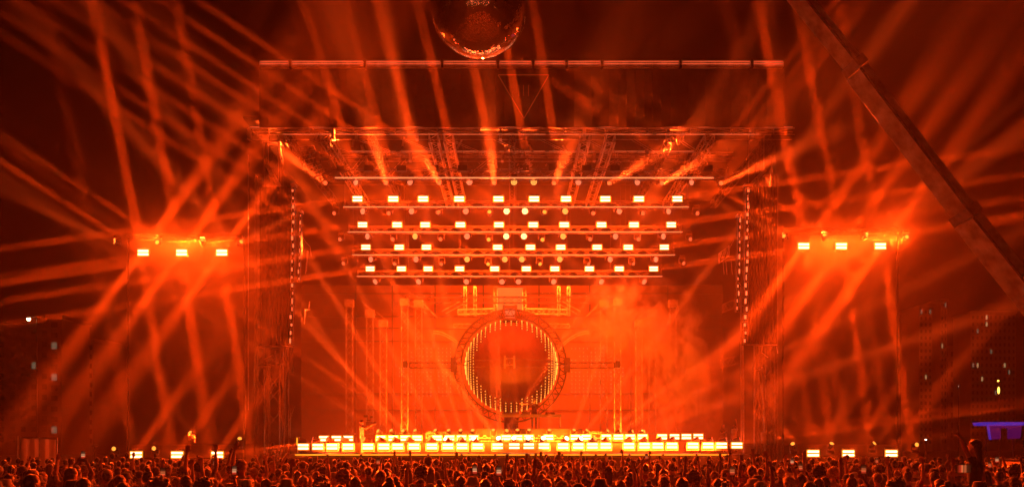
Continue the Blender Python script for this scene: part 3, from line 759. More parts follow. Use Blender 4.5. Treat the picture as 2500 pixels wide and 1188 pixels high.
# added lamps in open air: lens streaks of the strobe rows as light blades
xs0_ = rows[0][2]
top = [P(x_ - 32, 306, 54.7) for x_ in xs0_]
blades(top, P(1250 - 56, 0, 50) - P(1250, 306, 54.7), 110, .22, 1.8)
left = [STR[(0, k)] for k in range(5)] + [STR[(k, 0)] for k in (1, 2, 3)]
lp_ = [P(x_, 485, 54.3) for x_ in xs0_[:5]] + [P(rows[k][2][0], rows[k][1], 54.3) for k in (1, 2, 3)]
blades(lp_, P(872 - 700, 485 - 455, 51) - P(872, 485, 54.3), 200, .12, 1.4, back=0)
right = [P(1654, 485, 54.3), P(1639, 548, 54.3), P(1622, 603, 54.3), P(1596, 655, 54.3)]
blades(right, P(1654 + 560, 485 - 700, 51) - P(1654, 485, 54.3), 120, .15, 1.6)
for s_, ix in ((-1, 0), (1, -1)):
    pts = []
    for ri_ in range(4):
        q = P(rows[ri_][2][ix], rows[ri_][1], 54.3); pts += [q + Vector((0, -.2, .09)), q + Vector((0, -.2, -.09))]
    blades(pts, P(1250 + s_ * 1100, 485 - s_ * 100, 52) - P(1250 + s_ * 400, 485, 54.3), 330, .06, .8)
for s_, px, py in ((-1, front[0], 1089), (1, front[-1], 1086)):
    p = P(px, py, 54.2)
    pts = [p + Vector((-s_ * o_, -.15, z_)) for o_ in (0, 1.7, 3.2) for z_ in (.1, -.1)]
    blades(pts, P(px + s_ * 700, py - s_ * 90, 42 if s_ < 0 else 52) - p, 300, .055, .8)
    pts = [P(front[k if s_ < 0 else 27 - k], py, 54.2) for k in (0, 2, 5, 8)]
    blades(pts, P(px + s_ * 700, py - (470 if s_ < 0 else 520), 50) - p, 170, .13, 1.6)
# the general glare of the strobe rows
for (D, y, l_) in rows:
    for k in range(1):
        p = P((l_[0] + l_[-1]) / 2, y, D)
        l = bpy.data.lights.new('strobe_lamp', 'AREA'); l.shape = 'RECTANGLE'; l.size = 18; l.size_y = .28; l.energy = 1100 * G_STROBE; l.color = RED; l.spread = R(125)
        o = bpy.data.objects.new('strobe_lamp', l); COL.objects.link(o); o.location = (p.x, p.y - .15, p.z); o.rotation_euler = (R(55), 0, 0)
for D, y, n, x0, x1, W_ in ((54.2, 1089, 2, 730, 1810, 3600), (61.6, 1067, 1, 790, 1710, 2400)):
    for k in range(n):
        p = P(x0 + (x1 - x0) * (k + .5) / n, y, D)
        l = bpy.data.lights.new('strobe_lamp', 'AREA'); l.shape = 'RECTANGLE'; l.size = (x1 - x0) / n / FPX * D * .8; l.size_y = .28; l.energy = W_ * G_STROBE; l.color = RED if D < 60 else (1, .11, .003); l.spread = R(160)
        o = bpy.data.objects.new('strobe_lamp', l); COL.objects.link(o); o.location = (p.x, p.y - .15, p.z); o.rotation_euler = (R(93), 0, 0)
# added flood lamps without fixtures, filling stage haze, crowd and crane boom
def flood(p, d, sx, sy, W, spread, col=RED, name='fill_lamp'):
    l = bpy.data.lights.new(name, 'AREA'); l.shape = 'RECTANGLE'; l.size = sx; l.size_y = sy; l.energy = W; l.color = col; l.spread = R(spread)
    o = bpy.data.objects.new(name, l); COL.objects.link(o); o.location = p; lamp_to(o, d); return o
flood((0, 71.8, 16.2), (0, .15, -1), 20, .3, 11000, 90)
flood((0, 59.6, 17.0), (0, -1, -.48), 18, .3, 1150, 50)      # added crowd light, set before the wash row that faces the audience
for s_ in (-1, 1): flood((s_ * 17.9, 53.5, 13.2), (-s_ * 16, -33, -13), 4.4, .3, 3200, 46)  # added at the wing strobes to light the crowd
flood(P(2190, 590, 53.6), P(2190, 340, 40) - P(2190, 590, 53.6), 1.0, .3, 1400, 75)  # added to brighten the crane boom
flood((0, 53.9, 2.1), (0, -1, .03), 22, .3, 900, 120)
flood((0, 73.5, 14.2), (0, .2, -1), 20, .3, 25000, 130)  # added behind the sphere to light the haze there
flood((0, 71.5, 3.0), (0, .25, 1), 18, .3, 13000, 120, col=(1, .06, .002))

# ------------------------------------------------------------------ people
mat('skin', (0.42, 0.25, 0.18), .5, noise_amt=.1, scale=12)
mat('skin_dark', (0.16, 0.085, 0.055), .5, noise_amt=.1, scale=12)
mat('trousers', (0.03, 0.035, 0.06), .9)
mat('shoes', (0.03, 0.03, 0.03), .7)
for k, c in enumerate(((.05, .05, .055), (.6, .58, .55), (.20, .2, .22), (.4, .08, .06), (.12, .12, .18), (.42, .36, .3))):
    mat('shirt_%d' % k, c, .85, noise_amt=.25, scale=9, sheen=.5, bump=.15)
for k, c in enumerate(((.018, .013, .01), (.05, .028, .016), (.14, .085, .045), (.32, .24, .15))):
    mat('hair_%d' % k, c, .38, noise_amt=.5, scale=40, sheen=1.0, bump=.6)
mat('cap_dark', (.03, .03, .04), .8, sheen=.4); mat('cap_pale', (.45, .43, .4), .8, sheen=.4)
V = Vector
def hand(mb, w, d, side, pose, sc=1.0):
    """palm + four unequal fingers + thumb at wrist w pointing along d; side vector points to the thumb"""
    d = V(d).normalized(); s_ = V(side); s_ = (s_ - d * s_.dot(d)).normalized(); n = d.cross(s_)
    rot = Matrix((s_, n, d)).transposed()
    mb.ell(V(w) + d * .05, (.044, .020, .056), 8, 6, rot=rot)
    curl = {'open': .12, 'relaxed': .6, 'fist': 1.5, 'grip': 1.25}.get(pose, .3)
    for k, (o_, L) in enumerate(((.033, .072), (.011, .082), (-.011, .076), (-.032, .060))):
        cu = curl
        if pose == 'point' : cu = .05 if k == 0 else 1.5
        if pose == 'horns': cu = .05 if k in (0, 3) else 1.5
        p0 = V(w) + d * .092 + s_ * o_; fan = s_ * (o_ * 4.2 if pose == 'open' else o_ * .8)
        a = cu * .5; d1 = (d * math.cos(a) + n * math.sin(a) + fan).normalized(); p1 = p0 + d1 * L * .45
        a = cu * 1.1; d2 = (d * math.cos(a) + n * math.sin(a) + fan).normalized(); p2 = p1 + d2 * L * .32
        a = cu * 1.6; d3 = (d * math.cos(a) + n * math.sin(a) + fan).normalized(); p3 = p2 + d3 * L * .26
        mb.bar(p0 - d * .03, p1, .0115, .0105, 6).bar(p1, p2, .0105, .0095, 6).bar(p2, p3, .0095, .008, 6)
    t0 = V(w) + d * .03 + s_ * .03; t1 = t0 + (s_ * .8 + d * .6 + n * (.2 + curl * .3)).normalized() * .045
    mb.bar(t0, t1, .014, .012, 6).bar(t1, t1 + (d * .8 + s_ * (.5 if curl < 1 else -.2) + n * curl * .4).normalized() * .034, .012, .009, 6)
def limb(mb, pts, rs, n=9):
    for a in range(len(pts) - 1):
        mb.bar(pts[a], pts[a + 1], rs[a], rs[a + 1], n); mb.ell(pts[a + 1], rs[a + 1] * 1.0, n, 6)
    mb.ell(pts[0], rs[0], n, 6)
def person_mesh(name, armL, armR, handL='relaxed', handR='relaxed', legs=None, lean=0.0, turn=0.0, vox=.017, female=False, headtilt=0.0):
    """one continuous body facing +Y, 1.75 m tall, feet at z = 0. arm = (elbow, wrist) offsets from the shoulder (x outward)"""
    mb = MB(); sw = .175 if female else .195
    ln = Matrix.Rotation(lean, 3, 'X')
    piv = V((0, 0, .95))
    def T(p): return piv + ln @ (V(p) - piv)
    n0 = 0
    mb.loft([((0, 0, .86), .15, .10), ((0, 0, .95), .165, .115), ((0, .005, 1.05), .14, .10), ((0, 0, 1.18), .15, .11), ((0, -.01, 1.32), .175 if not female else .155, .12), ((0, -.01, 1.41), .165, .095), ((0, 0, 1.46), .09, .07), ((0, .0, 1.50), .055, .055)], 16)
    for s_ in (-1, 1): mb.ell((s_ * sw * .86, -.005, 1.40), (.075, .075, .075), 10, 8)
    mb.v = [T(p) for p in mb.v]
    # head and neck
    hm_ = MB(); hm_.bar((0, -.005, 1.44), (0, .01, 1.56), .058, .052, 10)
    hm_.ell((0, 0, 1.655), (.076, .096, .10), 16, 12); hm_.ell((0, .03, 1.595), (.056, .062, .062), 12, 8)
    hm_.bar((0, .088, 1.665), (0, .115, 1.628), .010, .016, 6); hm_.ell((0, .094, 1.585), (.024, .012, .009), 8, 5)
    for s_ in (-1, 1):
        hm_.ell((s_ * .076, -.005, 1.64), (.012, .022, .034), 7, 6); hm_.ell((s_ * .031, .084, 1.665), (.014, .009, .008), 7, 5); hm_.ell((s_ * .032, .083, 1.683), (.022, .012, .007), 7, 5)
    hr = Matrix.Rotation(turn, 3, 'Z') @ Matrix.Rotation(headtilt, 3, 'X'); hp = V((0, 0, 1.52))
    k = len(mb.v); mb.v += [T(hp + hr @ (p - hp)) for p in hm_.v]; mb.f += [tuple(i_ + k for i_ in f) for f in hm_.f]
    tags = [('shirt', T((0, 0, .9)), T((0, 0, 1.40)), .17)]
    tags.append(('skin', T((0, 0, 1.50)), T(hp + hr @ V((0, .02, .14))), .11))
    for s_, (el, wr), hd in ((-1, armL, handL), (1, armR, handR)):
        sh = T((s_ * sw, -.01, 1.405)); e = sh + V((s_ * el[0], el[1], el[2])); w_ = e + V((s_ * wr[0], wr[1], wr[2]))
        limb(mb, [sh, sh.lerp(e, .5), e], [.055, .048, .040]); limb(mb, [e, e.lerp(w_, .35), w_], [.040, .041, .025])
        dd = (w_ - e).normalized()
        hand(mb, w_ + dd * .005, dd, V((-s_, 0.25, 0)) if abs(dd.z) > .5 else V((0, 0, 1)), hd)
        tags.append(('shirt', sh, sh.lerp(e, .55), .06)); tags.append(('skin', sh.lerp(e, .75), w_ + dd * .17, .05))
    for s_ in (-1, 1):
        hp_ = V((s_ * .09, 0, .90)); kn = V((s_ * .105, .02, .50)); an = V((s_ * .11, -.02, .09))
        if legs: kn, an = (V(q) for q in legs[0 if s_ < 0 else 1])
        limb(mb, [hp_, kn, kn.lerp(an, .3), an], [.09, .056, .058, .038]); mb.ell(an + V((0, .06, -.045)), (.045, .125, .045), 10, 6)
        tags.append(('trousers', hp_, an, .09)); tags.append(('shoes', an + V((0, -.03, -.05)), an + V((0, .16, -.05)), .05))
    me = bpy.data.meshes.new(name); me.from_pydata([tuple(p) for p in mb.v], [], mb.f)
    o = bpy.data.objects.new('tmp', me); COL.objects.link(o)
    r_ = o.modifiers.new('r', 'REMESH'); r_.mode = 'VOXEL'; r_.voxel_size = vox; r_.use_smooth_shade = True
    sm_ = o.modifiers.new('s', 'SMOOTH'); sm_.factor = .5; sm_.iterations = 2
    dg = bpy.context.evaluated_depsgraph_get(); ev = o.evaluated_get(dg); out = bpy.data.meshes.new_from_object(ev); out.name = name
    bpy.data.objects.remove(o); bpy.data.meshes.remove(me)
    names = ['shirt', 'skin', 'trousers', 'shoes']; 
    out.materials.clear()
    for q in ('shirt_0', 'skin', 'trousers', 'shoes'): out.materials.append(M[q])
    import numpy as np
    n = len(out.polygons); ce = np.empty(n * 3); out.polygons.foreach_get('center', ce); ce = ce.reshape(-1, 3)
    best = np.full(n, 1e9); idx = np.zeros(n, dtype=np.int32)
    for nm, a, b_, r0 in tags:
        a = np.array(a); b_ = np.array(b_); ab = b_ - a; t_ = np.clip(((ce - a) @ ab) / max(ab @ ab, 1e-9), 0, 1)
        dd = np.linalg.norm(ce - (a + t_[:, None] * ab), axis=1) - r0
        m_ = dd < best; best[m_] = dd[m_]; idx[m_] = names.index(nm)
    out.polygons.foreach_set('material_index', idx); out.polygons.foreach_set('use_smooth', np.ones(n, dtype=bool)); out.update()
    out['_hm'] = 0
    return out, (lambda p: T(hp + hr @ (V(p) - hp)))
UP = lambda f=.0: ((.06, f, .27), (-.03, f * .5, .25))
DOWN = ((.05, -.01, -.29), (.0, .08, -.24))
HALF = ((.10, .10, -.24), (-.04, .24, .06))
HIGH = ((.08, .08, .25), (-.02, .04, .26))
PHONE1 = ((.09, .20, .12), (-.12, .14, .21))
PHONE2 = ((.06, .16, .19), (-.15, .10, .22))
POINT = ((.12, .10, .22), (.05, .14, .22))
BODY = {}
specs = [('idle', DOWN, DOWN, 'relaxed', 'relaxed', 0), ('idle_slim', DOWN, HALF, 'relaxed', 'relaxed', 1), ('fist', DOWN, HIGH, 'relaxed', 'fist', 0), ('both_up', HIGH, HIGH, 'open', 'open', 0),
         ('wave', HIGH, DOWN, 'open', 'relaxed', 1), ('phone', HALF, PHONE1, 'relaxed', 'grip', 0), ('phone_both', PHONE2, PHONE2, 'grip', 'grip', 1), ('point', DOWN, POINT, 'relaxed', 'point', 1), ('horns', POINT, HALF, 'horns', 'relaxed', 0)]
for nm, al, ar, hl, hr, fem in specs: BODY[nm] = person_mesh('body_' + nm, al, ar, hl, hr, female=bool(fem))[0]
LOW = [person_mesh('far_body_%d' % k, a, b_, h1, h2, vox=.045)[0] for k, (a, b_, h1, h2) in enumerate(((DOWN, DOWN, 'relaxed', 'relaxed'), (DOWN, HIGH, 'relaxed', 'fist'), (HALF, HALF, 'relaxed', 'relaxed')))]
# hair and hats: shells that sit on the head
def hair_mesh(style, seed):
    mb = MB(); mb.ell((0, -.012, 1.672), (.088, .108, .104), 20, 14)
    if style == 'long': mb.loft([((0, -.075, 1.36), .075, .03), ((0, -.072, 1.46), .088, .04), ((0, -.05, 1.58), .092, .062), ((0, -.03, 1.68), .086, .08)], 14)
    if style == 'bun': mb.ell((0, -.05, 1.79), .045, 12, 8)
    if style == 'ponytail': mb.ell((0, -.13, 1.70), .032, 10, 7); mb.bar((0, -.14, 1.70), (0, -.15, 1.50), .032, .014, 8)
    if style == 'curly': mb.ell((0, -.02, 1.69), (.125, .135, .125), 20, 14)
    bm = bmesh.new(); me = bpy.data.meshes.new('hair_' + style); me.from_pydata([tuple(p) for p in mb.v], [], mb.f); bm.from_mesh(me)
    kill = [v for v in bm.verts if v.co.y > .05 and v.co.z < 1.70 or v.co.z < 1.60 and v.co.y > -.01 and style != 'long' or (v.co.z < 1.66 and v.co.y > .02)]
    bmesh.ops.delete(bm, geom=kill, context='VERTS')
    amp = {'curly': .022, 'short': .007}.get(style, .006); fr = {'curly': 26, 'short': 30}.get(style, 22)
    bmesh.ops.subdivide_edges(bm, edges=bm.edges, cuts=1, use_grid_fill=True)
    for v in bm.verts:
        q = v.co * fr + V((seed, 0, 0)); v.co += (v.co - V((0, 0, 1.64))).normalized() * amp * noise.noise(q) * 2
    bm.to_mesh(me); bm.free()
    me.polygons.foreach_set('use_smooth', [True] * len(me.polygons)); me.materials.append(M['hair_0']); me.update(); return me
def hat_mesh(style):
    mb = MB()
    if style == 'cap':
        mb.loft([((0, -.008, 1.675), .088, .108), ((0, -.008, 1.72), .086, .105), ((0, -.01, 1.76), .066, .082), ((0, -.012, 1.782), .02, .03)], 18); mb.loft([((0, .10, 1.672), .07, .085), ((0, .10, 1.680), .07, .085)], 14)
    elif style == 'bucket_hat':
        mb.loft([((0, -.005, 1.655), .145, .158), ((0, -.005, 1.665), .14, .153), ((0, -.005, 1.705), .092, .11), ((0, -.008, 1.775), .076, .092), ((0, -.008, 1.782), .06, .07)], 20)
    else:   # rabbit ear headband
        for s_ in (-1, 1):
            mb.ell((s_ * .062, -.01, 1.88), (.042, .014, .115), 14, 12, rot=Matrix.Rotation(s_ * .30, 3, 'Y'))
        mb.path([V((math.cos(a) * .088, -.01, 1.665 + math.sin(a) * .105)) for a in [math.pi * k / 10 for k in range(11)]], .01, 6)
    me = bpy.data.meshes.new(style); me.from_pydata([tuple(p) for p in mb.v], [], mb.f)
    me.polygons.foreach_set('use_smooth', [True] * len(me.polygons)); me.materials.append(M['cap_dark']); me.update(); return me
HAIR = {k: hair_mesh(k, i * 7.3) for i, k in enumerate(('short', 'long', 'bun', 'ponytail', 'curly'))}
HAT = {k: hat_mesh(k) for k in ('cap', 'bucket_hat', 'rabbit_ears')}
def link(name, me, parent=None):
    o = bpy.data.objects.new(name, me); COL.objects.link(o); o.parent = parent; return o
def setmat(o, slot, m):
    o.material_slots[slot].link = 'OBJECT'; o.material_slots[slot].material = M[m]
def person(pose, loc, rz, style, scale=1.0, shirt=0, hairc=0, skin='skin', label='', group=None, me=None):
    o = link('person', me or BODY[pose]); o.location = loc; o.rotation_euler = (0, 0, rz); o.scale = (scale,) * 3
    setmat(o, 0, 'shirt_%d' % shirt); setmat(o, 1, skin)
    base = style if style in HAIR else 'short'
    h = link('hair', HAIR[base], o); setmat(h, 0, 'hair_%d' % hairc)
    if style in HAT:
        h2 = link('hat' if style != 'rabbit_ears' else 'ear_headband', HAT[style], o); setmat(h2, 0, 'cap_pale' if (style == 'rabbit_ears' or hairc % 2) else 'cap_dark')
    return tag(o, label, 'person', group)
PH = {}
def phone(loc, rz, tilt, pale, label):
    if not PH:
        r = empty('phone', (0, 0, 0))
        MB().box((0, 0, 0), (.078, .010, .16)).build('case', 'black_gloss', r, world=False)
        MB().box((0, -.0068, 0), (.070, .003, .148)).build('screen', 'phone_screen', r, world=False)
        reg(r); PH[0] = r
        for c in kids(r): c.material_slots[0].link = 'OBJECT'; c.material_slots[0].material = M['phone_screen' if c.name.startswith('screen') else 'black_gloss']
    else: r = copy_tree(PH[0])
    r.location = loc; r.rotation_euler = (tilt, 0, rz)
    for c in kids(r):
        if c.name.startswith('screen'): c.material_slots[0].material = M['phone_screen_pale' if pale else 'phone_screen']
    return tag(r, label, 'phone', 'phones held up in the crowd')

# --- named individuals seen in the photo
SHIRT = ['black', 'pale', 'grey', 'red', 'blue', 'tan']
ZONES = [(0, 160, 'by the fence panel'), (160, 300, 'right of the fence panel'), (300, 450, 'under the lower left strobes'), (450, 600, 'right of the lower left strobes'), (600, 740, 'below the left tower'),
         (740, 880, 'below the left end of the stage'), (880, 1020, 'below the camera operator'), (1020, 1180, 'left of the sphere line'), (1180, 1330, 'below the sphere'), (1330, 1480, 'below the table right end'),
         (1480, 1640, 'below the smoke column'), (1640, 1800, 'below the right end of the stage'), (1800, 1930, 'below the right tower'), (1930, 2080, 'under the lower right strobes'), (2080, 2260, 'right of the lower right strobes'),
         (2260, 2400, 'by the phone filmer'), (2400, 2501, 'by the right barrier cloth')]
HN = {'short': 'short-haired', 'long': 'long-haired', 'bun': 'top-knotted', 'ponytail': 'ponytailed', 'curly': 'curly-haired', 'cap': 'capped', 'bucket_hat': 'bucket-hatted', 'rabbit_ears': 'rabbit-eared'}
PN = {'idle': '', 'idle_slim': '', 'fist': 'fist raised', 'both_up': 'both arms up', 'wave': 'open hand raised', 'phone': 'holding up a phone', 'phone_both': 'filming with both hands', 'point': 'pointing upward', 'horns': 'hand raised in horns sign'}
random.seed(21)
PEOPLE = []
def put(px, D, pose, style, sc=1.0, shirt=None, hairc=None, rz=None, dz=0):
    PEOPLE.append([px, D, pose, style, sc, random.randrange(6) if shirt is None else shirt, random.choice((0, 0, 0, 1, 1, 2, 3)) if hairc is None else hairc, random.uniform(-.45, .45) if rz is None else rz, dz, 'x'])
for a in ((22, 17, 'horns', 'short'), (68, 19, 'idle', 'cap'), (160, 22, 'wave', 'short'), (186, 19, 'phone_both', 'short', 1.06), (208, 24, 'wave', 'short'), (486, 19, 'both_up', 'short', 1.10), (524, 25, 'point', 'ponytail', 1.1), (590, 19, 'wave', 'short', 1.12),
          (620, 21, 'fist', 'cap'), (662, 28, 'point', 'short', 1.08), (900, 22, 'phone', 'short'), (985, 30, 'both_up', 'long'), (1015, 27, 'phone', 'short'), (1045, 23, 'idle', 'cap', 1.12), (1130, 26, 'wave', 'bun'),
          (1185, 14.5, 'phone', 'short'), (1345, 26, 'both_up', 'short'), (1410, 28, 'horns', 'cap'), (1435, 30, 'wave', 'short'), (1462, 31, 'point', 'long'), (1494, 27, 'fist', 'short', 1.04), (1606, 31, 'wave', 'long'),
          (1576, 25, 'phone_both', 'short'), (1745, 20, 'idle_slim', 'rabbit_ears', .98, 2, 2), (1794, 25, 'phone', 'short'), (1812, 23, 'both_up', 'cap', 1.05), (1836, 19, 'fist', 'short', 1.05), (1700, 27, 'idle', 'short', 1.08),
          (1925, 22, 'phone', 'short'), (1956, 17, 'phone', 'long'), (2076, 26, 'wave', 'short'), (2080, 15.5, 'phone', 'bun'), (2230, 28, 'wave', 'long'), (2300, 24, 'fist', 'short', 1.0), (2440, 19, 'idle', 'bun', 1.0), (520, 15, 'phone', 'short'), (1755, 14.8, 'phone', 'short')):
    put(*a)
named = len(PEOPLE)
D = 12.6
while D < 40:
    sp = .56 * FPX / D if D < 20 else .50 * FPX / D
    px = -30 + random.uniform(0, sp)
    while px < 2530:
        d_ = D * random.uniform(.96, 1.05)
        if not any(abs(px - q[0]) < .40 * FPX / d_ and abs(d_ - q[1]) < .7 for q in PEOPLE[:named]):
            u = random.random()
            pose = 'idle' if u < .42 else 'idle_slim' if u < .76 else random.choice(['fist', 'wave', 'both_up', 'fist', 'wave', 'both_up', 'point', 'horns', 'phone'])
            if D < 15 and pose in ('both_up', 'fist', 'wave', 'point', 'horns') : pose = 'idle'
            if D < 17 and pose == 'phone_both': pose = 'idle'
            st = random.choice(['short', 'short', 'short', 'long', 'long', 'bun', 'ponytail', 'curly', 'cap', 'cap', 'bucket_hat'])
            PEOPLE.append([px, d_, pose, st, random.gauss(.985, .035) + (.03 if px < 500 and D < 18 else 0), random.randrange(6), random.choice((0, 0, 0, 1, 1, 2, 3)), random.uniform(-.5, .5), 0, 'r'])
        px += sp * random.uniform(.82, 1.25)
    D *= 1.105
# the nearest 300 are individuals, those beyond form one far crowd
rest = sorted(PEOPLE[named:], key=lambda q: q[1]); cut = 296 - named
far = rest[cut:]; near = PEOPLE[:named] + rest[:cut]
rowof = lambda D: 'nearest' if D < 14.5 else 'second' if D < 16.8 else 'third' if D < 19.5 else 'middle' if D < 23 else 'farther'
keyed = {}
for q in near:
    z = next(zn[2] for zn in ZONES if zn[0] <= min(2499, max(0, q[0])) < zn[1]); q.append(z); keyed.setdefault((z, rowof(q[1]), q[3], PN[q[2]]), []).append(q)
nph = 0
for (z, rw, st, pn), l_ in keyed.items():
    l_.sort(key=lambda q: q[0])
    for i, q in enumerate(l_):
        px, D, pose, style, sc, sh, hc, rz, dz, _, _z = q
        pos = '' if len(l_) == 1 else ', ' + order(i, len(l_))
        lab = f'{HN[st]} person{" " + pn if pn else ""}, {rw} row {z}{pos}'
        loc = P(px, 0, D); loc.z = 0
        o = person(pose, loc, rz, style, sc, sh, hc, random.choice(('skin', 'skin', 'skin_dark')), lab, 'people in the crowd')
        if pose in ('phone', 'phone_both'):
            sw_ = .195 if pose == 'phone' else .175
            if pose == 'phone': hp_ = V((sw_ + .09 - .12, -.01 + .20 + .14, 1.405 + .12 + .21 + .11))
            else: hp_ = V((.02, -.01 + .16 + .10 + .01, 1.405 + .19 + .22 + .10))
            hp_ = Matrix.Rotation(rz, 3, 'Z') @ (hp_ * sc) + loc
            phone(hp_ + V((0, -.012, .03)), rz, -.12, nph % 3 == 0, f'phone of {HN[st]} person, {rw} row {z}{pos}'); nph += 1
# far crowd, one mass
bm = bmesh.new()
for q in far:
    px, D, pose, style, sc, *_ = q
    me = LOW[0 if pose.startswith('idle') else 1 if random.random() < .5 else 2]; t0 = len(bm.verts); bm.from_mesh(me); bm.verts.ensure_lookup_table()
    loc = P(px, 0, D); loc.z = 0; mx = Matrix.Translation(loc) @ Matrix.Rotation(q[7], 4, 'Z') @ Matrix.Scale(sc, 4)
    bmesh.ops.transform(bm, matrix=mx, verts=bm.verts[t0:])
    t1 = len(bm.verts); h = bmesh.new(); h.from_mesh(HAIR['short']); hm2 = bpy.data.meshes.new('h'); h.to_mesh(hm2); h.free()
    f0 = len(bm.faces); bm.from_mesh(hm2); bm.verts.ensure_lookup_table(); bm.faces.ensure_lookup_table(); bmesh.ops.transform(bm, matrix=mx, verts=bm.verts[t1:])
    for f in bm.faces[f0:]: f.material_index = 4
    bpy.data.meshes.remove(hm2)
me = bpy.data.meshes.new('crowd'); bm.to_mesh(me); bm.free()
for q in ('shirt_0', 'skin', 'trousers', 'shoes', 'hair_0'): me.materials.append(M[q])
o = link('crowd', me); tag(o, 'dense mass of small heads at the stage front', kind='stuff')

# performer behind the table, leaning over with the left arm stretched out
me, _ = person_mesh('performer', ((.10, -.05, -.26), (-.06, .24, -.06)), ((.24, .10, .0), (.26, .02, .03)), 'relaxed', 'point', lean=-.22, headtilt=-.35, vox=.011)
o = person('idle', (P(1304, 0, 65.0).x, 64.95, 3.2), math.pi, 'cap', 1.14, 0, 0, 'skin', 'performer in black leaning over the table with one arm stretched sideways', me=me); KIDS['performer'] = [o]
for c in [c for c in COL.objects if c.parent == o]: c.location = (0, .13, -.02); c.rotation_euler = (-.35, 0, 0); c.location = V((0, 0.0, 0)) + (V((0, 0, 1.52)) - Matrix.Rotation(-.35 - .22, 3, 'X') @ V((0, 0, 1.52))) * 1.0 + (Matrix.Rotation(-.22, 3, 'X') @ V((0, 0, .57)) - V((0, 0, .57))); c.rotation_euler = (-.57, 0, 0)
# camera operator on the lip
me, _ = person_mesh('camera_operator', ((.04, .22, -.06), (-.10, .20, .10)), ((.05, .20, -.10), (-.08, .22, .13)), 'grip', 'grip', vox=.012)
op = P(879, 0, 53.95)
person('idle', (op.x, 54.6, 1.71), -R(75), 'short', 1.04, 2, 0, 'skin', 'camera operator standing on the stage lip, seen from the side', me=me)
cb = MB(); c0 = V((op.x + .42, 54.55, 3.36))
cb.box(c0, (.34, .16, .2)); cb.bar(c0 + V((.17, 0, 0)), c0 + V((.36, 0, 0)), .07, .085, 14); cb.box(c0 + V((-.05, 0, .17)), (.2, .04, .05))
cb.bar(c0 + V((-.1, 0, .1)), c0 + V((-.12, 0, .42)), .015, n=6); cb.bar(c0 + V((.02, 0, .1)), c0 + V((.1, 0, .38)), .015, n=6); cb.box(c0 + V((-.2, 0, .4)), (.22, .06, .12)); cb.box(c0 + V((.12, 0, .36)), (.14, .1, .1)); cb.box(c0 + V((.02, 0, -.2)), (.05, .05, .3))
tag(cb.build('video_camera', 'black', loc=c0), 'shoulder video rig with top handle held by the operator', 'video camera')
# two crew at the right of the stage
for px, D, rz, sh, lab in ((1766, 57, .4, 0, 'stage hand in black standing at the right side of the stage, left one'), (1793, 57.5, -.9, 1, 'stage hand in pale shirt with raised arm at the right side of the stage')):
    person('idle_slim' if sh == 0 else 'wave', (P(px, 0, D).x, D, 1.71), math.pi + rz, 'short', .95, sh, 0, 'skin', lab)
person('idle', (P(666, 0, 53).x, 53, 0.55), .3, 'short', 1.0, 0, 0, 'skin', 'dark figure standing high beside the left tower')
pf = empty('platform', (P(666, 0, 53).x, 53, 0), 'low black platform under the figure beside the left tower', 'platform'); MB().box((P(666, 0, 53).x, 53, .5), (1.2, 1.0, .1)).build('top', 'black', pf)
for sx in (-.5, .5):
    for sy in (-.4, .4): MB().bar((P(666, 0, 53).x + sx, 53 + sy, 0), (P(666, 0, 53).x + sx, 53 + sy, .45), .03).build('leg', 'steel_dark', pf)
# rider on someone's shoulders at the right, arm out
me, _ = person_mesh('shoulder_rider', ((.20, .02, .16), (.16, .05, .20)), ((.08, .10, -.22), (-.06, .2, .02)), 'horns', 'relaxed', legs=(((-.12, .36, .80), (-.13, .40, .42)), ((.12, .36, .80), (.13, .40, .42))), vox=.011, female=True)
sp_ = P(2380, 0, 14.6)
person('idle', (sp_.x, 14.6, .72), R(50), 'long', .92, 0, 0, 'skin', 'person on shoulders above the crowd at right, one arm stretched out', me=me)
person('idle', (sp_.x - .02, 14.62, 0), R(20), 'short', .97, 0, 0, 'skin', 'person carrying the rider on their shoulders at right', me=None)
pf_ = P(2352, 0, 11.6)
me, _ = person_mesh('filmer', ((.06, .16, .17), (-.20, .10, .22)), ((.02, .16, .19), (-.09, .10, .22)), 'grip', 'grip', vox=.011)
person('idle', (P(2375, 0, 11.4).x, 11.4, 0), R(5), 'short', .93, 0, 0, 'skin', 'nearest person at right filming with a phone turned sideways', me=me)
ph = phone(P(2352, 1143, 11.75), .2, -.1, False, 'sideways phone with a bright screen held by the nearest filmer at right'); ph.rotation_euler = (0, math.pi / 2, .15); ph.scale = (1.25,) * 3

# ------------------------------------------------------------------ mirror ball hung from the crane
bc = P(1170, 18, 36); br_ = 118.5 / FPX * 36
ball = empty('mirror_ball', (bc.x, 36, bc.z), 'giant mirrored ball hanging high over the crowd, cut by the top of the picture', 'mirror ball')
mb = MB(); mb.ell(bc, br_, 96, 64); o = mb.build('mirror_skin', 'chrome', ball, smooth=True)
t = M['chrome'].node_tree; b_ = t.nodes['Principled BSDF']; tc = t.nodes.new('ShaderNodeTexCoord'); vo = t.nodes.new('ShaderNodeTexVoronoi'); vo.inputs['Scale'].default_value = 9
vo.inputs['Scale'].default_value = 16
ge = t.nodes.new('ShaderNodeNewGeometry'); sb = t.nodes.new('ShaderNodeVectorMath'); sb.operation = 'SUBTRACT'; sb.inputs[1].default_value = (.5, .5, .5)
sc2 = t.nodes.new('ShaderNodeVectorMath'); sc2.operation = 'SCALE'; sc2.inputs['Scale'].default_value = .10; ad = t.nodes.new('ShaderNodeVectorMath'); ad.operation = 'ADD'; nm = t.nodes.new('ShaderNodeVectorMath'); nm.operation = 'NORMALIZE'
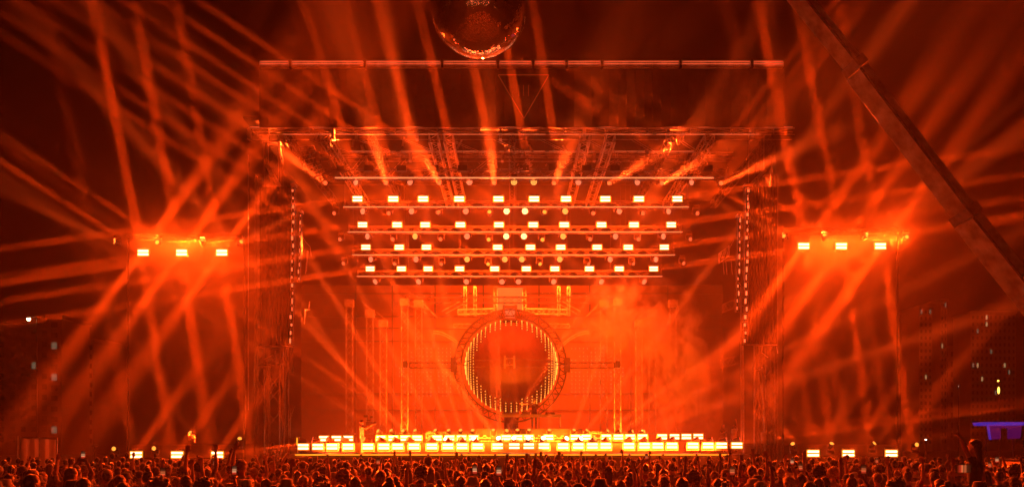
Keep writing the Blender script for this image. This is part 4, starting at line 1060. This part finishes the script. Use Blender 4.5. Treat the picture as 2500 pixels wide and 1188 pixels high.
t.links.new(tc.outputs['Object'], vo.inputs['Vector']); t.links.new(vo.outputs['Color'], sb.inputs[0]); t.links.new(sb.outputs[0], sc2.inputs[0]); t.links.new(sc2.outputs[0], ad.inputs[0]); t.links.new(ge.outputs['Normal'], ad.inputs[1]); t.links.new(ad.outputs[0], nm.inputs[0]); t.links.new(nm.outputs[0], b_.inputs['Normal'])
mb = MB(); mb.bar(bc + V((0, 0, br_ * .98)), bc + V((0, 0, br_ + .25)), .3, .12, 16); mb.build('cap', 'steel_dark', ball)
mb = MB(); mb.bar(bc + V((0, 0, br_ + .2)), bc + V((0, 0, br_ + 9)), .03, n=6); mb.build('cable', 'steel_dark', ball)
mb = MB(); rr_ = random.Random(5)
for k in range(420):
    d_ = rr_.uniform(-75, -3); mb.ell((rr_.uniform(-34, 34), d_, rr_.uniform(1.7, 2.1)), rr_.uniform(.06, .16), 6, 4)
tag(mb.build('phone_glow', 'amber_dot'), 'countless little lights of the crowd around and behind the viewpoint', kind='stuff')
# crane boom: box sections that step down in size towards the tip
cr = empty('crane', (P(2760, 0, 40).x, 40, 0), 'long telescopic crane boom slanting across the upper right sky', 'crane')
def boom(a, c, wd, thick, nm='boom_section'):
    a = P(*a, 40); c = P(*c, 40); d = (c - a).normalized(); n_ = d.cross(V((0, 1, 0))).normalized()
    rot = Matrix((n_, d.cross(n_) * -1, d)).transposed() @ Matrix.Rotation(R(20), 3, 'Z')
    return MB().box((a + c) / 2, (wd, thick, (c - a).length), rot), rot
for k, (a, c, w_) in enumerate((((1500, -560), (2092, 168), .42), ((2092, 176), (2362, 530), .5), ((2362, 536), (2800, 1085), .58))):
    b, rot = boom(a, c, w_, w_ * 1.9); o = b.build('boom_section', 'boom_paint', cr); md = o.modifiers.new('b', 'BEVEL'); md.width = .05; md.segments = 2
    e = P(*c, 40); s0 = P(*a, 40); dd = (e - s0).normalized()
    MB().box(e - dd * .15, (w_ * 1.3, w_ * 2.2, .4), rot).build('collar', 'steel_dark', cr)
    b = MB(); b.bar(s0 + rot @ V((-w_ * .60, -w_ * 1.1, 0)), e + rot @ V((-w_ * .60, -w_ * 1.1, 0)), .05, n=6); b.build('hose', 'black', cr)
MB().box((P(2800, 0, 40).x + 1.5, 40, 1.3), (7, 2.6, 1.2)).box((P(2800, 0, 40).x, 40, 2.4), (2.2, 2.2, 1.2)).build('carrier', 'boom_paint', cr)

# ------------------------------------------------------------------ surroundings
def building(px0, px1, pytop, D, label, cols, rws, lit, mat_='building', seed=0, extra=None):
    random.seed(seed); a = P(px0, pytop, D); c = P(px1, pytop, D); H_ = a.z
    r = empty('apartment_block', ((a.x + c.x) / 2, D, 0), label, 'building')
    MB().box(((a.x + c.x) / 2, D + 6, H_ / 2), (c.x - a.x, 12, H_)).build('wall', mat_, r)
    MB().box(((a.x + c.x) / 2, D + 6, H_ + .4), (c.x - a.x + .6, 12.6, .8)).build('roof', mat_, r)
    dx = (c.x - a.x) / cols; dz = H_ / rws; fr = MB(); n = 0
    for i in range(cols):
        for j in range(1, rws):
            p = V((a.x + dx * (i + .5), D - .06, dz * (j + .45)))
            m_ = lit.get((i, j))
            if m_ and n < 60: MB().box(p - V((0, .06, 0)), (dx * .36, .1, dz * .62)).build('lit_window', m_, r); n += 1
            else: fr.box(p, (dx * .45, .1, dz * .5))
    fr.build('window_panes', 'glass_dark', r)
    return r
building(-60, 122, 800, 190, 'dark apartment block at the far left edge', 7, 12, {(5, 8): 'cool_window', (1, 2): 'warm_window'}, seed=1)
building(116, 150, 778, 180, 'slim dark stairwell block with tall lit slots at left', 1, 13, {(0, 10): 'cool_window', (0, 7): 'cool_window', (0, 2): 'cool_window'}, seed=2)
building(152, 228, 835, 200, 'dark block with a few lit windows left of centre', 6, 12, {(2, 6): 'warm_window', (3, 6): 'cool_window', (0, 4): 'cool_window'}, seed=3)
building(230, 256, 838, 210, 'slim pale block standing behind the left strobes', 2, 12, {}, seed=4)
building(2244, 2276, 752, 260, 'tall slender tower block at right, two roof lamps', 3, 22, {(1, 11): 'warm_window', (0, 21): 'cool_window', (2, 21): 'cool_window'}, seed=5)
building(2296, 2312, 735, 280, 'thin tower block right of the slender one', 2, 22, {(0, 15): 'warm_window', (1, 21): 'cool_window'}, seed=6)
building(2370, 2480, 765, 300, 'broad dark tower block with scattered lit windows at far right', 10, 20, {(1, 17): 'cool_window', (3, 19): 'warm_window', (3, 18): 'warm_window', (4, 14): 'cool_window', (1, 12): 'warm_window', (0, 12): 'cool_window', (2, 10): 'warm_window', (7, 12): 'warm_window', (8, 11): 'cool_window', (5, 8): 'cool_window'}, seed=7)
building(2290, 2372, 850, 320, 'low dark block between the right towers', 6, 10, {(3, 7): 'warm_window', (5, 5): 'cool_window'}, seed=8)
def lamp_post(px, py, D, m_, label, r_=.12, arm=0):
    p = P(px, py, D); r = empty('street_lamp', (p.x + arm, D, 0), label, 'street lamp')
    b = MB(); b.bar((p.x + arm, D, 0), (p.x + arm, D, p.z + .2), .09, .06, 8); b.bar((p.x + arm, D, p.z + .2), (p.x, D, p.z + .2), .04, n=6); b.build('pole', 'black', r)
    MB().bar((p.x, D, p.z + .08), (p.x, D, p.z + .2), .26, .1, 10).build('shade', 'black', r)
    MB().ell(p, r_, 10, 8).build('bulb', m_, r, smooth=True)
lamp_post(70, 778, 110, 'street_bulb', 'tall street lamp with a bright yellow bulb at left', .2, arm=.9)
lamp_post(2260, 1072, 90, 'white_bulb', 'low lamp with a tiny greenish bulb at right', .07)
lamp_post(2340, 942, 120, 'white_bulb', 'small white lamp above the right strobes', .06)
lamp_post(232, 1092, 60, 'white_bulb', 'low white lamp right of the fence panel', .05)
lp = empty('lantern', P(2438, 0, 120) * V((1, 1, 0)) if False else (P(2438, 0, 120).x, 120, 0), 'hanging amber lantern far off at right', 'lantern')
MB().bar((P(2440, 0, 120).x, 120, 0), P(2440, 925, 120), .1, .07, 8).build('pole', 'black', lp); MB().ell(P(2438, 952, 120), (.13, .13, .42), 10, 8).build('glow', 'amber_bulb', lp, smooth=True); MB().ell(P(2437, 929, 120), (.12, .12, .1), 8, 6).build('cap_lamp', 'amber_bulb', lp)
# fence panel at left
fp = empty('fence_panel', (P(95, 0, 46).x, 46, 0), 'fence panel with red-lit cloth behind the crowd at far left', 'fence panel')
a = P(52, 1068, 46); c = P(136, 1070, 46.5)
n = 16; b = MB()
for k in range(n + 1):
    u = k / n; p = a.lerp(c, u); q = .03 * math.sin(k * 1.3)
    b.v += [V((p.x, p.y + q, .3)), V((p.x, p.y + q, p.z - .03))]
for k in range(n): b.f.append((2 * k, 2 * k + 1, 2 * k + 3, 2 * k + 2))
b.build('cloth', 'fence_cloth', fp)
MB().bar(a, c, .03, n=8).build('top_rail', 'alu', fp)
for u in (0, .54, 1.06):
    p = a.lerp(c, u); MB().bar((p.x - .04, p.y - .05, 0), (p.x, p.y - .05, p.z + .06), .03, n=8).build('post', 'alu', fp)
p = a + V((-.16, 0, 0)); MB().bar((p.x - .04, p.y, 0), (p.x, p.y, p.z + .1), .025, n=8).build('post', 'alu', fp)
# barrier wall with cloth at right
bw = empty('barrier', (P(2490, 0, 30).x, 30, 0), 'cloth-covered crowd barrier lit orange at the lower right corner', 'barrier')
a = P(2418, 1120, 30); c = P(2640, 1126, 28); b = MB(); n = 24
for k in range(n + 1):
    u = k / n; p = a.lerp(c, u); q = .03 * math.sin(k * 1.7)
    b.v += [V((p.x, p.y + q, .0)), V((p.x, p.y + q, p.z - .05))]
for k in range(n): b.f.append((2 * k, 2 * k + 1, 2 * k + 3, 2 * k + 2))
b.build('cloth', 'fence_cloth', bw); MB().bar(a, c, .03, n=8).build('top_rail', 'alu', bw)
for u in (.09, .12, .55, .95):
    p = a.lerp(c, u); MB().bar((p.x, p.y - .03, 0), (p.x, p.y - .03, p.z + .07), .028, n=8).build('post', 'alu', bw)
# blue bar booth
bt_ = empty('bar_booth', (P(2458, 0, 75).x, 75, 0), 'blue and violet lit booth roof with an arched opening at far right', 'booth')
def pt(px, py): return P(px, py, 75)
MB().prism([pt(2411, 1029), pt(2411 + 98, 1029), pt(2505, 1037), pt(2415, 1037)], (0, 2.5, 0)).build('fascia', 'blue_panel', bt_)
MB().prism([pt(2415, 1038), pt(2443, 1038), pt(2443, 1070), pt(2420, 1072)], (0, .3, 0)).build('panel', 'violet_panel', bt_)
MB().prism([pt(2464, 1038), pt(2495, 1038), pt(2491, 1069), pt(2464, 1070)], (0, .3, 0)).build('panel', 'violet_panel', bt_)
MB().prism([pt(2443, 1038), pt(2464, 1038), pt(2464, 1046), pt(2458, 1043), pt(2449, 1043), pt(2443, 1046)], (0, .3, 0)).build('arch', 'violet_panel', bt_)
b = MB(); b.prism([pt(2411, 1029), pt(2414, 1029), pt(2421, 1072), pt(2418, 1072)], (0, .25, 0)); b.build('edge', 'blue_panel', bt_)
b = MB()
for px in (2422, 2490): b.bar((pt(px, 0).x, 76, 0), (pt(px, 0).x, 76, pt(px, 1070).z), .08, n=8)
b.box((pt(2456, 0).x, 76, .55), (2.4, .8, 1.1)); b.build('counter', 'black', bt_)
# small speaker box with a lit amber edge at the left lip, small screen at the right lip
mb = MB(); p = P(716, 1081, 54.2); mb.box(p + V((0, .3, -.15)), (.42, .5, .9)); o = tag(mb.build('side_speaker', 'black', loc=p), 'black speaker box with a bright amber edge at the left lip', 'speaker')
e = MB(); e.box(p + V((.2, .02, .1)), (.05, .04, .42)); e.build('edge_light', 'amber_tag', o)
mb = MB(); p = P(1863, 1068, 54); mb.box(p, (.2, .1, .6)).box(p + V((.1, 0, -.45)), (.1, .1, .9)); tag(mb.build('cable_box', 'alu', loc=p), 'small pale equipment box strapped to the right tower pole', 'equipment box')
mb = MB(); mb.box(P(1800, 1133, 45), (1.5, .05, .05)); 
for sx in (-.75, .75): mb.bar(P(1800, 1133, 45) + V((sx, 0, 0)), V((P(1800, 0, 45).x + sx, 45, 0)), .03)
for px, lab in ((1785, 'metal crowd barrier rail in front of the stage, right'), (1575, 'metal crowd barrier rail in front of the stage, middle right')):
    p = P(px, 1124, 50); mb = MB(); mb.bar(p + V((-1.1, 0, 0)), p + V((1.1, 0, 0)), .03, n=6)
    for k in range(9): mb.bar(p + V((-1.1 + k * .275, 0, 0)), V((p.x - 1.1 + k * .275, 50, .1)), .012 if k % 8 else .03, n=4)
    mb.box((p.x, 50.3, .06), (2.2, .9, .05)); tag(mb.build('crowd_barrier', 'alu', loc=(p.x, 50, 0)), lab, 'crowd barrier')
# ------------------------------------------------------------------ haze
hm = bpy.data.materials.new('haze'); hm.use_nodes = True; t = hm.node_tree; t.nodes.remove(t.nodes['Principled BSDF'])
pv = t.nodes.new('ShaderNodeVolumePrincipled'); pv.inputs['Density'].default_value = HAZE; pv.inputs['Anisotropy'].default_value = HG
pv.inputs['Color'].default_value = (.95, .92, .9, 1); t.links.new(pv.outputs[0], t.nodes['Material Output'].inputs['Volume']); M['haze'] = hm
tag(MB().box((0, 130, 29.5), (420, 300, 61)).build('haze', 'haze'), 'thin stage haze filling the air over the crowd', kind='stuff')

# ------------------------------------------------------------------ smoke: soft volumes whose density fades out inside each body
def smoke(name, label, c, size, dens, scale, lo, hi, stretch=(1, 1, 1), seed=0.0, aniso=.1):
    m = bpy.data.materials.new(name); m.use_nodes = True; t = m.node_tree; t.nodes.remove(t.nodes['Principled BSDF'])
    pv = t.nodes.new('ShaderNodeVolumePrincipled'); pv.inputs['Anisotropy'].default_value = aniso; pv.inputs['Color'].default_value = (.97, .97, .97, 1)
    tc = t.nodes.new('ShaderNodeTexCoord'); mp = t.nodes.new('ShaderNodeMapping'); mp.inputs['Scale'].default_value = stretch; mp.inputs['Location'].default_value = (seed, seed, 0)
    n = t.nodes.new('ShaderNodeTexNoise'); n.inputs['Scale'].default_value = scale; n.inputs['Detail'].default_value = 3; n.inputs['Roughness'].default_value = .6; n.inputs['Distortion'].default_value = .6
    mr = t.nodes.new('ShaderNodeMapRange'); mr.inputs['From Min'].default_value = lo; mr.inputs['From Max'].default_value = hi
    dv = t.nodes.new('ShaderNodeVectorMath'); dv.operation = 'DIVIDE'; dv.inputs[1].default_value = [s_ / 2 for s_ in size]
    ln_ = t.nodes.new('ShaderNodeVectorMath'); ln_.operation = 'LENGTH'; fo = t.nodes.new('ShaderNodeMapRange'); fo.inputs['From Min'].default_value = 1; fo.inputs['From Max'].default_value = .35
    mu = t.nodes.new('ShaderNodeMath'); mu.operation = 'MULTIPLY'; m2 = t.nodes.new('ShaderNodeMath'); m2.operation = 'MULTIPLY'; m2.inputs[1].default_value = dens
    L = t.links.new
    L(tc.outputs['Object'], mp.inputs[0]); L(mp.outputs[0], n.inputs['Vector']); L(n.outputs['Fac'], mr.inputs[0]); L(tc.outputs['Object'], dv.inputs[0]); L(dv.outputs[0], ln_.inputs[0]); L(ln_.outputs['Value'], fo.inputs[0])
    L(mr.outputs[0], mu.inputs[0]); L(fo.outputs[0], mu.inputs[1]); L(mu.outputs[0], m2.inputs[0]); L(m2.outputs[0], pv.inputs['Density']); L(pv.outputs[0], t.nodes['Material Output'].inputs['Volume'])
    M[name] = m
    mb = MB(); mb.ell((0, 0, 0), [s_ / 2 for s_ in size], 20, 14); o = mb.build('smoke', name, None); o.location = c; m.cycles.volume_step_rate = 1.0
    return tag(o, label, kind='stuff')
smoke('smoke_column', 'pale smoke column rising right of the sphere', P(1660, 915, 66.5) , (6.5, 4, 11.5), 2.4, .55, .46, .70, (1, 1, .55), 3.1)
smoke('smoke_cloud', 'pale smoke cloud drifting right of the round truss', P(1560, 775, 67), (9.5, 4, 6), 1.5, .5, .45, .72, (1, 1, .8), 8.4)

# added nested thin volumes: cleaner beams, darker corners, thicker air towards the stage
def bank(label, c, r, dens):
    m = bpy.data.materials.new('haze_layer'); m.use_nodes = True; t = m.node_tree; t.nodes.remove(t.nodes['Principled BSDF'])
    pv = t.nodes.new('ShaderNodeVolumePrincipled'); pv.inputs['Anisotropy'].default_value = HG; pv.inputs['Color'].default_value = (.95, .92, .9, 1); pv.inputs['Density'].default_value = dens
    t.links.new(pv.outputs[0], t.nodes['Material Output'].inputs['Volume']); M['haze_layer'] = m
    mb = MB(); mb.ell((0, 0, 0), r, 48, 28); o = mb.build('smoke', 'haze_layer'); o.location = c; return tag(o, label, kind='stuff')
bank('innermost added haze layer around the lights of the stage', (0, 54.2, 12), (38, 1.4, 23), .0016)
bank('added haze layer just around the innermost one', (0, 54, 12), (40, 3.2, 25), .0012)
bank('added haze layer round the stage, second bank from inside', (0, 55.5, 12), (43, 5, 27), .0016)
bank('added haze layer round the stage, third bank from inside', (0, 57, 12), (48, 10, 30), .0011)
bank('added haze layer round the stage, outermost bank', (0, 60, 12), (54, 18, 34), .0009)
